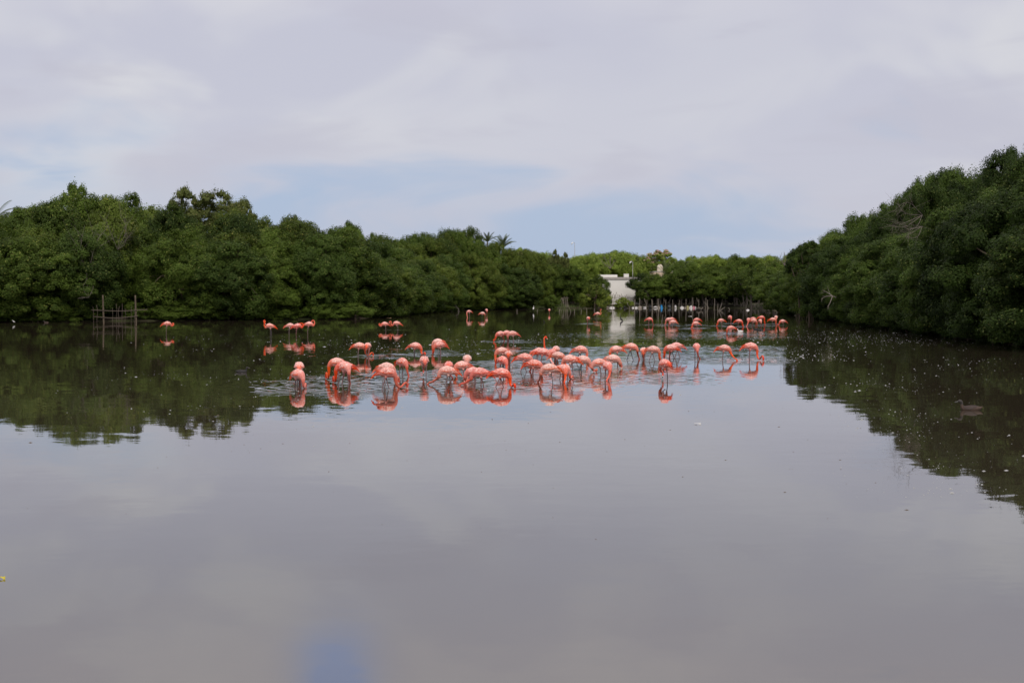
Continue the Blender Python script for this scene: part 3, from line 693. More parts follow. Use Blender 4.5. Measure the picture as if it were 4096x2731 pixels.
# ---- single trees and bushes with a look of their own
def tree_px(key, px, ytop, Y, mat, label, wid, name, cat='tree', **kw):
    X = at(px, 1200, Y)[0]; z = max(gz(X, Y), -.1)
    return tree(key, X, Y, at(px, ytop, Y)[2] - z, mat, label, None, wid, name, cat, z=z, **kw)
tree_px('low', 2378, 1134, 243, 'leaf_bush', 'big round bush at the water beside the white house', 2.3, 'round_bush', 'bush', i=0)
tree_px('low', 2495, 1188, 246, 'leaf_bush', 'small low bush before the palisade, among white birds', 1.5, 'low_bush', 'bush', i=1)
tree_px('low', 2205, 1178, 240, 'leaf_mangrove', 'bush between the two gaps of stick fence on the grassy bank', 1.7, 'bank_bush', 'bush', i=2)
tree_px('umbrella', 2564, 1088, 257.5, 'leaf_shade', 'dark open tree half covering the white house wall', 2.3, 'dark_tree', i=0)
tree_px('dome', 2388, 1098, 253, 'leaf_mangrove', 'dense mangrove behind the big round bush, touching the white house', 2.6, 'mangrove_tree', i=1)
tree_px('dome', 2290, 1060, 252, 'leaf_mangrove', 'dense mangrove behind the grassy bank and its stick fence', 2.8, 'mangrove_tree', i=2)
tree_px('dome', 2225, 1050, 254, 'leaf_mangrove', 'tall mangrove behind the bush of the grassy bank', 2.8, 'mangrove_tree', i=3)
tree_px('airy', 745, 742, 188, 'leaf_olive', 'airy tree with open branches highest above the wood', 2.3, 'airy_tree', i=0)
tree_px('airy', 860, 752, 190, 'leaf_olive', 'airy olive tree with broad ragged top above the wood, beside a taller one', 3.0, 'airy_tree', i=1)
tree_px('airy', 965, 785, 190, 'leaf_olive', 'smaller airy tree sloping down to the wood\'s skyline', 2.2, 'airy_tree', i=2)
tree_px('airy', 300, 722, 186, 'leaf_mangrove', 'dark tufted treetop standing above the rounded wood near the palm', 2.0, 'tufted_tree', i=1)
tree_px('airy', 3240, 960, 150, 'leaf_deep', 'open dark tree on the skyline where the shaded slope starts', 1.7, 'open_tree', i=0)
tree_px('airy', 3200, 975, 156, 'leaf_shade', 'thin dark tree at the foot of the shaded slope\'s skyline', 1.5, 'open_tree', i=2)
tree_px('low', 2975, 1040, 285, 'leaf_rust', 'rust-red leafed bush among the sunlit trees', 2.2, 'rust_bush', 'bush', i=0)
for px, yt, w in ((2222, 994, .75), (2260, 1006, .8)):
    tree_px('airy', px, yt, 262, 'leaf_olive', 'tall feathery conifer top beside the lamp mast, %s one' % ('taller' if yt < 1000 else 'shorter'), w, 'feathery_conifer', i=0)

# pink flowering tree
def flowering():
    rng = np.random.default_rng(41); Y = 277; g = at(2648, 1200, Y); z0 = gz(g[0], Y)
    r = empty('flowering_tree', (g[0], Y, z0)); GP = []; FPp = []
    for px, py, w, h in ((2645, 1022, 3.4, 1.5), (2625, 1016, 1.6, 1.0), (2668, 1014, 1.8, 1.0), (2606, 1042, 2.4, 1.0), (2692, 1048, 2.4, 1.2), (2650, 1046, 4.4, 1.8), (2598, 1024, .9, .6), (2640, 1068, 4.2, 1.8), (2690, 1070, 3.0, 1.6)):
        c = at(px, py, Y) - np.array([g[0], Y, z0]); m = int(650 * w)
        d = rng.normal(size=(m, 3)); d /= np.linalg.norm(d, axis=1)[:, None]
        nt_ = max(4, int(5 * w)); tc_ = rng.normal(size=(nt_, 3)); tc_ = tc_ / np.linalg.norm(tc_, axis=1)[:, None] * rng.uniform(.5, 1, nt_)[:, None] * np.array([w * .5, w * .5, h * .6])
        P = c + tc_[rng.integers(0, nt_, m)] + d * rng.uniform(.3, 1, m)[:, None] * np.array([.5, .5, .36])
        up = d[:, 2] > .15
        pk = up & (rng.uniform(size=m) < (.5 if py < 1044 else .06))
        GP.append(leaves(P[~pk], d[~pk] + rng.normal(size=((~pk).sum(), 3)) * .6 + [0, 0, .6], .24, .5, rng, np.full((~pk).sum(), rng.uniform())))
        FPp.append(leaves(P[pk] + [0, 0, .05], d[pk] + rng.normal(size=(pk.sum(), 3)) * .6 + [0, 0, .6], .22, .8, rng, rng.uniform(size=pk.sum())))
    me = leaf_mesh('crown', GP); cr = link('crown', me, r); cr.color = (*LEAF_TONE['leaf_sunlit'], 1)
    me = leaf_mesh('blossom', FPp); me.materials[0] = MATS['petal_pink']; bl = link('blossom', me, cr); tag(bl, 'masses of pink blossom on top of the crown')
    mb = MB()
    Tp = catmull([(0, 0, -.3), (.1, 0, 2.5), (-.1, .1, 5), (0, 0, 8)], 4); mb.tube(Tp, np.linspace(.25, .08, len(Tp)), 7)
    for px, py in ((2608, 1040), (2690, 1045), (2625, 1022), (2672, 1018)):
        c = at(px, py, Y) - np.array([g[0], Y, z0]); Q = catmull([(0, 0, 4.5), (c[0] * .5, 0, (4.5 + c[2]) / 2 - .2), c], 4); mb.tube(Q, np.linspace(.1, .03, len(Q)), 5)
    mb.build('trunk', MATS['bark'], r)
    tag(r, 'spreading tree topped with pink blossom behind the water tank', 'tree')
flowering()

# palms
def palm(px, ytop, Y, nfr, fl, label, lean=0.0, seed=0, elev=(20, 80), crown_drop=0.9, cx=None):
    rng = np.random.default_rng(seed); X = at(px, 1200, Y)[0]; z0 = gz(X, Y)
    Hc = at(px, ytop, Y)[2] - z0 - fl * crown_drop
    r = empty('palm_tree', (X, Y, z0)); mb = MB()
    P = catmull([(-lean, 0, -.3), (-lean * .6, 0, Hc * .5), (0, 0, Hc)], 6); mb.tube(P, np.linspace(.20, .13, len(P)), 8); mb.build('trunk', MATS['bark_pale'], r)
    for i in range(nfr):
        an = i * 2.399 + rng.uniform(-.2, .2); el = math.radians(rng.uniform(*elev)); L = fl * rng.uniform(.85, 1.1)
        pts = []; p = np.array([0, 0, Hc]); e = el
        for k in range(9):
            pts.append(p.copy()); st = L / 8
            p = p + st * np.array([math.cos(an) * math.cos(e), math.sin(an) * math.cos(e), math.sin(e)]); e -= .07 + .035 * k * (1 - el / 2)
        pts = catmull(pts, 4); fb = MB(); fb.tube(pts, np.linspace(.03, .006, len(pts)), 4)
        tg = np.gradient(pts, axis=0); tg /= np.linalg.norm(tg, axis=1)[:, None]
        for k in range(3, len(pts)):
            sd = np.cross(tg[k], (0, 0, 1)); sd /= np.linalg.norm(sd) + 1e-6
            ll = L * .20 * math.sin(math.pi * min(.98, (k + 3) / (len(pts) + 4))) + .06
            for s in (-1, 1):
                tip = pts[k] + sd * s * ll * .8 + tg[k] * ll * .55 - np.array([0, 0, ll * .45])
                wv = tg[k] * .035
                fb.add([pts[k] - wv, pts[k] + wv, tip], [(0, 1, 2)])
        me = fb.mesh('frond', MATS['leaf_palm'], False)
        for nm in ('cl', 'lf'):
            a_ = me.attributes.new(nm, 'FLOAT', 'POINT'); a_.data.foreach_set('value', np.full(len(me.vertices), rng.uniform(.1, .9), np.float32))
        link('frond', me, r)
    tag(r, label, 'palm')
for px_, yt_, Y_ in ((1985, 962, 242), (2045, 988, 240), (2095, 994, 244), (2150, 1008, 246)):
    tree_px('dome', px_, yt_, Y_, 'leaf_warm', 'rounded tree at the foot of the palms on the receding bank, %s' % {1985: 'tallest', 2045: 'beside the tallest', 2095: 'third along', 2150: 'lowest'}[px_], 3.0, 'broadleaf_tree')
palm(2012, 935, 252, 18, 2.6, 'palm rising from the wood beside the rounded treetop', .6, 1, (35, 88))
palm(2665, 1035, 266, 9, 4.0, 'palm with long upright fronds beside the cream water tank', .2, 2, (62, 86), .9)
palm(2742, 1030, 272, 9, 1.8, 'small dark palm top among the sunlit trees beyond the tank', .2, 3, (20, 70), .8)
palm(-18, 795, 180, 16, 3.2, 'palm whose drooping fronds show over the wood at its outer end', .5, 4, (0, 70), .8)
palm(1950, 922, 254, 12, 2.2, 'half hidden palm fronds behind the rounded treetop', .3, 5, (35, 85), .9)

# bare branches
def bare(name, base, tips, label, seed, r0=.05, mat='bark_pale', cat='branch', twig=3):
    rng = np.random.default_rng(seed); base = np.array(base, float); r = None; mb = MB()
    for tp in tips:
        tp = np.array(tp, float) - base
        mid = tp * .5 + rng.normal(size=3) * np.linalg.norm(tp) * .09
        Q = catmull([(0, 0, 0), mid, tp], 5); mb.tube(Q, np.linspace(r0, r0 * .3, len(Q)), 5)
        for k in range(twig):
            a = Q[rng.integers(3, len(Q) - 1)]; d = (tp / np.linalg.norm(tp) + rng.normal(size=3) * .7) * np.linalg.norm(tp) * rng.uniform(.15, .35)
            W = catmull([a, a + d * .5 + rng.normal(size=3) * .06, a + d], 3); mb.tube(W, np.linspace(r0 * .4, r0 * .12, len(W)), 4)
    o = mb.build(name, MATS[mat]); o.location = base
    return tag(o, label, cat)
Yb = 139
bare('bare_branches', at(352, 1110, Yb), [at(338, 900, Yb), at(330, 1010, Yb), at(400, 1040, Yb), at(436, 900, Yb + 1), at(365, 1000, Yb)], 'tangle of bare grey branches above the stick gate', 5, .026, twig=12)
bare('bare_branches', at(470, 1000, Yb + 2), [at(500, 870, Yb + 2), at(520, 880, Yb + 2), at(480, 860, Yb + 3), at(545, 900, Yb + 2), at(415, 860, Yb + 2)], 'thin bare twigs high in the wood above the stick gate', 6, .02, twig=10)
bare('bare_branches', at(355, 1190, 137), [at(375, 1145, 137), at(345, 1120, 137), at(310, 1195, 136), at(350, 1080, 138)], 'forked pale branch low beside the stick gate', 7, .03)
bare('bare_branches', at(3690, 860, 91), [at(3590, 815, 90), at(3570, 850, 89), at(3580, 880, 89), at(3600, 920, 89), at(3640, 790, 90), at(3560, 900, 89)], 'bare silvery branches hanging from the shaded slope\'s crest', 8, .017, twig=10)
bare('bare_branches', at(3690, 905, 90), [at(3600, 870, 88), at(3590, 895, 88), at(3570, 925, 88), at(3630, 930, 88)], 'second clump of silvery twigs under the shaded crest', 9, .016, twig=9)
bare('fallen_branch', gp(3180, 1262), [at(3245, 1215, 168), at(3300, 1240, 165), at(3215, 1235, 170)], 'fallen grey branch dipping into the water under the shaded slope', 10, .06, twig=4)
bare('dead_limb', at(3330, 1185, 121), [at(3285, 1195, 121), at(3310, 1225, 120), at(3345, 1190, 121), at(3290, 1160, 122)], 'pale dead limb jutting from the shaded wood', 11, .05, twig=3)
bare('dead_treetop', at(3138, 1062, 176), [at(3138, 1010, 176), at(3120, 1020, 176), at(3150, 1022, 176)], 'leafless twig top on the skyline beside the shaded slope', 12, .05, twig=5)
bare('fallen_branch', gp(1836, 1245), [at(1800, 1226, 212), at(1780, 1235, 211)], 'dead branch lying on the water at the receding bank', 13, .06)
bare('dead_treetop', at(2440, 1075, 270), [at(2418, 1030, 270), at(2440, 1025, 270), at(2400, 1035, 270), at(2455, 1045, 270)], 'grey leafless crown among the sunlit trees beyond the house', 14, .05, twig=8)

# ------------------------------------------------------------------ houses, tank, lamp masts
def house():
    Y = 262.0
    x0 = at(2416, 1150, Y)[0]; x1 = at(2600, 1150, Y)[0]; zt = at(2460, 1118, Y)[2]; z0 = gz((x0 + x1) / 2, Y) - .3
    r = empty('white_house', ((x0 + x1) / 2, Y + 4, z0)); cx, cy = (x0 + x1) / 2, Y + 4; H = zt - z0
    hw = (x1 - x0) / 2
    mb = MB(); mb.box((-hw, -4, 0), (hw, 4, H)); mb.build('wall', MATS['plaster_white'], r, False)
    mb = MB(); mb.box((-hw - .12, -4.12, H), (hw + .12, 4.12, H + .17)); mb.build('roof_slab', MATS['plaster_grey'], r, False)
    mb = MB(); mb.box((-hw, -3.98, H + .17), (hw, -3.78, H + .42)); mb.build('parapet', MATS['plaster_grey'], r, False)
    mb = MB(); mb.box((-hw - .8, -3.0, H + .17), (-hw + 2.4, 2, H + .85)); mb.build('roof_block', MATS['plaster_white'], r, False)
    mb = MB(); mb.box((at(2498, 1100, Y)[0] - cx, -3.6, H + .17), (at(2516, 1100, Y)[0] - cx, -2, H + 1.0)); mb.build('roof_block', MATS['plaster_white'], r, False)
    # side window that the trees cover and its pieces
    w = MB(); w.box((hw - 2.6, -4.06, 1.3), (hw - 1.5, -3.99, 2.4)); wo = w.build('window', MATS['plaster_grey'], r, False)
    tag(r, 'white plastered house with a flat grey roof edge behind the palisade', 'house')
    # second house carrying the tank
    Y = 272.0; x0 = at(2616, 1150, Y)[0]; x1 = at(2690, 1150, Y)[0]; zt = at(2640, 1088, Y)[2]; z0 = gz(x0, Y) - .3
    r = empty('peach_house', ((x0 + x1) / 2, Y + 4, z0)); hw = (x1 - x0) / 2; H = zt - z0
    mb = MB(); mb.box((-hw, -4, 0), (hw, 4, H)); mb.build('wall', MATS['plaster_peach'], r, False)
    mb = MB(); mb.box((-hw - .1, -4.1, H), (hw + .1, 4.1, H + .15)); mb.build('roof_slab', MATS['plaster_grey'], r, False)
    tag(r, 'peach house glimpsed through leaves under the water tank', 'house')
    g = at(2640, 1082, Y + 1.5); zt2 = z0 + H + .15
    r = empty('water_tank', (g[0], Y + 1.5, zt2)); top = at(2640, 1058, Y + 1.5)[2] - zt2
    mb = MB(); R = .52
    prof = [(R * .97, 0), (R, .05)] + [(R * (1 + .015 * (k % 2)), .05 + k * (top * .62 / 8)) for k in range(1, 9)] + [(R * .95, top * .78), (R * .68, top * .86), (R * .66, top * .90)]
    mb.tube([(0, 0, z) for _, z in prof], [q for q, _ in prof], 20); mb.build('tank_body', MATS['tank_cream'], r)
    mb = MB(); mb.tube([(0, 0, top * .90), (0, 0, top * .96), (0, 0, top)], [R * .62, R * .62, R * .5], 20); mb.build('lid', MATS['tank_cream'], r)
    tag(r, 'cream round-shouldered plastic water tank on the peach house', 'water tank')
house()

def mast(px, yt, yb, Y, label, arm):
    g = at(px, yt, Y); z0 = gz(g[0], Y); r = empty('lamp_mast', (g[0], Y, z0)); H = g[2] - z0
    mb = MB(); mb.tube([(0, 0, -.3), (0, 0, H * .5), (0, 0, H)], [.07, .055, .04], 8); mb.build('pole', MATS['metal_pole'], r)
    mb = MB(); mb.tube(catmull([(0, 0, H - .1), (-arm * .3, 0, H + .1), (-arm, 0, H + .12)], 4), .03, 6); mb.build('arm', MATS['metal_pole'], r)
    mb = MB(); mb.tube([(-arm + .1, 0, H + .1), (-arm - .05, 0, H + .02), (-arm - .22, 0, H - .12), (-arm - .28, 0, H - .3)], [.05, .11, .11, .03], 10); mb.build('lamp_head', MATS['lamp_white'], r)
    tag(r, label, 'street lamp')
mast(2299, 972, 1035, 275, 'tall thin mast with white lamp standing clear against the sky', .35)
mast(2531, 1048, 1100, 268, 'grey lamp post with white lamp before the bright trees over the house', .3)

# ------------------------------------------------------------------ stick fences and stakes
def stake_mesh(seed, r=.045, crook=.06, mat='stake_wood'):
    rng = np.random.default_rng(seed); mb = MB()
    P = catmull([(0, 0, 0), (rng.normal() * crook, rng.normal() * crook, .35), (rng.normal() * crook, rng.normal() * crook, .7), (rng.normal() * crook, rng.normal() * crook, 1.0)], 3)
    mb.tube(P, np.linspace(r, r * .72, len(P)), 6); return mb.mesh('stake', MATS[mat])
STK = [stake_mesh(i) for i in range(6)]
STKD = [stake_mesh(i, mat='stake_dark') for i in range(6)]
def palisade(px0, px1, yt0, yt1, Y, label, step=4.6, yb=1228, jit=9, dY=0.0):
    g = at(px0, 1225, Y); r = empty('palisade_fence', (g[0], Y, 0)); px = px0
    while px < px1:
        t = (px - px0) / (px1 - px0); yy = Y + dY * t
        p = at(px, yt0 + (yt1 - yt0) * t + random.uniform(-jit, jit) * .7, yy); zb = gz(p[0], yy) - .15
        o = link('stake', random.choice(STK), r); o.location = (p[0] - g[0], yy - Y + random.uniform(-.04, .04), zb)
        o.scale = (1, 1, p[2] - zb); o.rotation_euler = (random.uniform(-.02, .02), random.uniform(-.03, .03), random.uniform(0, 6))
        px += step * random.uniform(.7, 1.25)
    for zr in (.9, 1.7):
        a = np.array([0, .08, zr]); b = at(px1, 1225, Y + dY) - np.array([g[0], Y, 0]); b = np.array([b[0], b[1] + .08, zr])
        mb = MB(); mb.tube([a, (a + b) / 2 + [0, 0, .05], b], .03, 5); mb.build('rail', MATS['stake_dark'], r)
    tag(r, label, 'fence')
palisade(2424, 2545, 1165, 1192, 256.5, 'long palisade of upright grey sticks in front of the white house')
palisade(2744, 2852, 1182, 1176, 259.5, 'pale stick palisade seen between mangrove trunks behind the rubbish')
palisade(2112, 2136, 1188, 1188, 244, 'short stick fence with a sagging bar at the end of the receding bank', 4.0)
palisade(2244, 2275, 1190, 1192, 248, 'short stick fence between two bushes on the grassy bank', 4.4)
palisade(2556, 2660, 1172, 1180, 260.5, 'half hidden stick palisade under the dark open tree', 6.0)

def gate():
    Y = gp(470, 1287)[1]
    g = at(470, 1287, Y); r = empty('stick_gate', (g[0], Y, 0))
    for px, yt in ((411, 1180), (541, 1181)):
        p = at(px, yt, Y); mb = MB(); x = p[0] - g[0]
        P = catmull([(x + .08, 0, -.5), (x + .03, 0, p[2] * .5), (x, 0, p[2])], 4); mb.tube(P, np.linspace(.085, .07, len(P)), 8); mb.build('post', MATS['bark'], r)
    for ya, xa, xb, ym in ((1240, 365, 590, 1244), (1266, 372, 552, 1272)):
        a = at(xa, ya, Y - .1); b = at(xb, ya - 2, Y - .1); m = at((xa + xb) / 2, ym, Y - .1); mb = MB()
        P = catmull([a - [g[0], Y, 0], m - [g[0], Y, 0], b - [g[0], Y, 0]], 5); mb.tube(P, .04, 6); mb.build('rail', MATS['stake_dark'], r)
    for i in range(30):
        px = 376 + i * 6.2 + random.uniform(-2, 2); p = at(px, random.uniform(1212, 1236), Y + .25)
        if i % 2 or random.random() < .2: continue
        o = link('stick', STKD[i % 6], r); o.location = (p[0] - g[0], .25, -.4); o.scale = (.5, .5, p[2] + .4); o.rotation_euler = (0, random.uniform(-.08, .08), i)
    tag(r, 'weathered stick gate of two posts and rails standing in the water', 'gate')
gate()

# stakes standing in the shallows
ST = [(2449, 1180), (2537, 1195), (2559, 1180), (2585, 1195), (2609, 1197), (2612, 1182), (2626, 1178), (2634, 1195), (2661, 1195), (2692, 1199), (2716, 1196), (2745, 1196), (2770, 1190), (2793, 1196), (2822, 1182), (2830, 1178), (2856, 1182),
      (2236, 1236), (2282, 1236), (2298, 1236), (2326, 1236), (2346, 1232), (2377, 1234), (2516, 1224), (2148, 1238), (2067, 1236), (2870, 1215)]
for i, (px, yt) in enumerate(ST):
    far = px > 2400
    P = gp(px, (1238 if far else 1246) + (i % 4)); top = at(px + random.uniform(-3, 3), max(yt, 1190 + (i * 7) % 12) if far else yt, P[1])[2]
    mb = MB(); lean = random.uniform(-.12, .12)
    Q = catmull([(0, 0, -.35), (lean * .5 + random.uniform(-.04, .04), 0, top * .5), (lean, 0, top)], 4)
    mb.tube(Q, np.linspace(.036, .024, len(Q)), 6)
    if i % 5 == 3: mb.tube([Q[5], Q[5] + [-.25, 0, .45], Q[5] + [-.3, 0, .8]], [.03, .025, .015], 5)
    o = mb.build('water_stake', MATS['stake_wood']); o.location = (P[0], P[1], 0)
    tag(o, 'thin grey stake standing in the shallows before the rubbish' if far else 'short stick poking out of the water off the grassy bank', 'stake', 'stakes before the rubbish' if far else 'sticks off the grassy bank')
for px, py, tx, ty, lab in ((2874, 1244, 2888, 1212, 'crooked driftwood stick leaning up beside a bent root'), (2876, 1243, 2900, 1229, 'bent pale root lying half out of the water'), (2835, 1232, 2815, 1205, 'broken stick slanting out of the water by the tallest stakes'),
                            (2645, 1288, 2649, 1258, 'dark slanting stick in open water near one feeding flamingo'), (2918, 1238, 2912, 1230, 'twisted twig poking up at the shaded end of the shore'), (2982, 1240, 2984, 1220, 'thin upright twig beside the foam under the shaded bank')):
    P = gp(px, py); T = at(tx, ty, P[1]); mb = MB(); d = T - P
    Q = catmull([(-d[0] * .2, 0, -.3), d * .4 + [.06, 0, 0], d], 4); mb.tube(Q, np.linspace(.07, .04, len(Q)), 6)
    o = mb.build('driftwood_stick', MATS['stake_dark' if px == 2645 else 'bark_pale']); o.location = P; tag(o, lab, 'driftwood')

# ------------------------------------------------------------------ rubbish on the far shore
def lump(name, px, py, w, h, mat, label, cat, dep=None, group=None, seed=0):
    rng = np.random.default_rng(seed + int(px)); P = gp(px, py)
    if 2400 < px < 2900: P = at(px, py, 250.6 + rng.uniform(0, 1.0))
    mb = MB(); n = 12; m = 8; V = []; Fc = []
    ph = rng.uniform(0, 6.28, 8); dep = dep or w * .7
    for i in range(m + 1):
        t = i / m; zz = h * t; pr = math.sqrt(max(0, 1 - t ** 2.2)) * (.9 + .1 * math.sin(t * 5 + ph[0]))
        for j in range(n):
            a = 2 * math.pi * j / n
            k = pr * (1 + .18 * math.sin(2 * a + ph[1] + t * 2) + .13 * math.sin(3 * a + ph[2] - t * 3) + .09 * math.sin(5 * a + ph[3] + 4 * t)) + rng.normal() * .03
            V.append((k * w / 2 * math.cos(a), k * dep / 2 * math.sin(a), zz + rng.normal() * h * .04 - .05))
    Fc = [(i * n + j, i * n + (j + 1) % n, (i + 1) * n + (j + 1) % n, (i + 1) * n + j) for i in range(m) for j in range(n)] + [tuple(range(n))[::-1], tuple(m * n + j for j in range(n))]
    mb.add(V, Fc); o = mb.build(name, MATS[mat]); o.location = (P[0], P[1], max(0, gz(P[0], P[1]))); o.rotation_euler = (0, 0, rng.uniform(-.4, .4))
    return tag(o, label, cat, group)
pxs = lambda px, py: px / pxm(py)
for px, py, w, h, mat, lab in (
    (2646, 1230, 14, 13, 'bag_blue', 'bright blue plastic bag on the rubbish heap'), (2622, 1232, 24, 8, 'bag_white', 'long pale sack lying beside the blue bag'),
    (2634, 1231, 16, 11, 'bag_mixed', 'tan crumpled sack against the blue bag'), (2602, 1231, 18, 11, 'bag_dark', 'black rubbish bag next to the long pale sack'),
    (2678, 1231, 22, 12, 'bag_dark', 'dark grey tarpaulin heap beyond the blue bag'), (2702, 1233, 13, 11, 'bag_white', 'round white bag standing before a stake'),
    (2728, 1233, 16, 9, 'bag_white', 'white bag under the olive one'), (2751, 1229, 12, 11, 'bag_olive', 'olive green sack on the white bags'),
    (2764, 1233, 17, 12, 'bag_white', 'bulging white bag beside the pink bundle'), (2775, 1232, 12, 9, 'bag_pink', 'pink and dark bundle among white bags'),
    (2782, 1233, 6, 7, 'bag_white', 'small white bag at the end of the heap'), (2740, 1234, 14, 6, 'bag_mixed', 'grey crumpled litter before the white bags'),
    (2580, 1231, 18, 7, 'bag_white', 'flat pale sheet lying before the boards'), (2560, 1231, 16, 9, 'bag_mixed', 'brown crumpled litter under the perched bird'),
    (2545, 1231, 14, 7, 'bag_white', 'white litter beside the brown litter'), (2532, 1232, 10, 6, 'bag_white', 'white scrap by the first tall stake'),
    (2500, 1232, 22, 10, 'bag_dark', 'black and white heap before the low bush'), (2487, 1232, 8, 9, 'bag_white', 'white plastic beside the black heap'),
    (2448, 1233, 26, 7, 'bag_white', 'pale rubble mound under the palisade'), (2430, 1229, 10, 6, 'bag_mixed', 'grey litter at the round bush'),
    (2991, 1241, 16, 6, 'bag_white', 'whitish foam heap under the shaded bank'), (2238, 1223, 10, 7, 'bag_white', 'white bag beside the stick fence of the grassy bank')):
    lump('rubbish_piece', px, py, pxs(w, py), pxs(h, py), mat, lab, 'rubbish', seed=3)
for px, py, w, ang, lab in ((2572, 1231, 20, .25, 'weathered board leaning on the rubbish'), (2583, 1232, 16, -.2, 'pale board lying across the litter'), (2590, 1230, 12, .5, 'short reddish board stuck in the litter')):
    P = at(px, py, 251.2); L = pxs(w, py); mb = MB(); mb.box((-L / 2, -.08, -.025), (L / 2, .08, .025)); o = mb.build('board', MATS['stake_wood'], None, False); o.location = (P[0], P[1] + .2, max(0, gz(P[0], P[1])) + .2); o.rotation_euler = (.2, ang, .2); tag(o, lab, 'board')
# half-sunk skiff bow
def skiff():
    P = gp(2803, 1241); mb = MB(); V = []; n = 9; k = 7
    for i in range(k):
        t = i / (k - 1); w = .48 * math.sin(math.pi * (.12 + .55 * t)); 
        for j in range(n):
            a = math.pi * j / (n - 1); V.append((math.cos(a) * w, t * 2.2 - .3, -math.sin(a) * (.42 - .1 * t) + .30 + .18 * (1 - t)))
    Fc = [(i * n + j, i * n + j + 1, (i + 1) * n + j + 1, (i + 1) * n + j) for i in range(k - 1) for j in range(n - 1)]
    mb.add(V, Fc); o = mb.mesh('hull', MATS['bark_pale']); ob = empty('skiff', (P[0], P[1], 0)); h = link('hull', o, ob)
    md = h.modifiers.new('thick', 'SOLIDIFY'); md.thickness = .04
    mb = MB(); mb.box((-.36, .5, .26), (.36, .7, .30)); mb.build('thwart', MATS['bark_pale'], ob, False)
    tag(ob, 'small weathered grey skiff half sunk among the stakes', 'boat')
skiff()

# grass on the bank by the stick fences
def grass():
    rng = np.random.default_rng(9); V = []; n = 0
    px = rng.uniform(2090, 2330, 5000); Y = rng.uniform(238, 258, 5000); P = np.array([at(a, 1230, b)[:2] for a, b in zip(px, Y)]); d = shore_dist(P); z = ground_z(P)
    m = d > .1; P = P[m]; z = z[m]; k = len(P); h = rng.uniform(.15, .5, k); an = rng.uniform(0, 6.28, k); ln = rng.normal(size=(k, 2)) * .12
    a = np.column_stack([P[:, 0] - .03 * np.cos(an), P[:, 1] - .03 * np.sin(an), z - .02]); b = np.column_stack([P[:, 0] + .03 * np.cos(an), P[:, 1] + .03 * np.sin(an), z - .02])
    c = np.column_stack([P[:, 0] + ln[:, 0], P[:, 1] + ln[:, 1], z + h])
    me = raw_mesh('bank_grass', np.stack([a, b, c], 1).reshape(-1, 3), np.arange(3 * k).reshape(k, 3), MATS['grass_blade'])
    tag(link('bank_grass', me), 'short tufted grass on the low bank between the stick fences', 'grass', kind='stuff')
grass()

# ------------------------------------------------------------------ birds
def feather_mat():
    m, nt, b, out = new_mat('plumage'); L = nt.links
    a = nd(nt, 'ShaderNodeAttribute'); a.attribute_name = 'Col'
    tc = nd(nt, 'ShaderNodeTexCoord'); oi = nd(nt, 'ShaderNodeObjectInfo')
    mp = nd(nt, 'ShaderNodeMapping'); mp.inputs['Scale'].default_value = (7, 26, 11); mp.inputs['Rotation'].default_value = (0, .6, 0)
    L.new(tc.outputs['Object'], mp.inputs[0])
    n = nd(nt, 'ShaderNodeTexNoise'); n.inputs['Scale'].default_value = 1.6; n.inputs['Detail'].default_value = 4; n.inputs['Distortion'].default_value = .8
    L.new(mp.outputs[0], n.inputs['Vector'])
    hs = nd(nt, 'ShaderNodeHueSaturation'); tn = nd(nt, 'ShaderNodeVectorMath'); tn.operation = 'MULTIPLY'; L.new(a.outputs['Color'], tn.inputs[0]); L.new(oi.outputs['Color'], tn.inputs[1]); L.new(tn.outputs[0], hs.inputs['Color'])
    L.new(mth(nt, 'ADD', .62, mth(nt, 'MULTIPLY', n.outputs[0], .76)), hs.inputs['Value'])
    L.new(mth(nt, 'ADD', .86, mth(nt, 'MULTIPLY', oi.outputs['Random'], .22)), hs.inputs['Saturation'])
    msk = nd(nt, 'ShaderNodeAttribute'); msk.attribute_name = 'Col'
    sp = nd(nt, 'ShaderNodeSeparateColor'); L.new(a.outputs['Color'], sp.inputs[0])
    pale = mth(nt, 'MULTIPLY', smooth(nt, n.outputs[0], .50, .62), mth(nt, 'MULTIPLY', smooth(nt, sp.outputs[1], .14, .28), .85))
    c = mixc(nt, pale, hs.outputs[0], (.90, .66, .58, 1))
    L.new(c, b.inputs['Base Color']); b.inputs['Roughness'].default_value = .75; b.inputs['Specular IOR Level'].default_value = .2
    b.inputs['Sheen Weight'].default_value = .15
    bp = nd(nt, 'ShaderNodeBump'); bp.inputs['Strength'].default_value = .5; bp.inputs['Distance'].default_value = .012
    L.new(n.outputs[0], bp.inputs['Height']); L.new(bp.outputs[0], b.inputs['Normal'])
feather_mat()

TORSO = [(-.375, -.100, .010, .5), (-.315, -.070, .034, 1.1), (-.225, -.020, .072, 1.05), (-.115, .004, .116, 1.0), (.010, .012, .137, .95), (.115, -.008, .130, .92), (.190, -.050, .100, .92), (.238, -.110, .066, .95)]
PINK = (.74, .220, .170); PALE = (.84, .41, .350); ORG = (.76, .095, .03); NECK = (.73, .11, .045); HEAD = (.70, .06, .025)
LEG = (.21, .125, .125); LEGD = (.075, .055, .06)

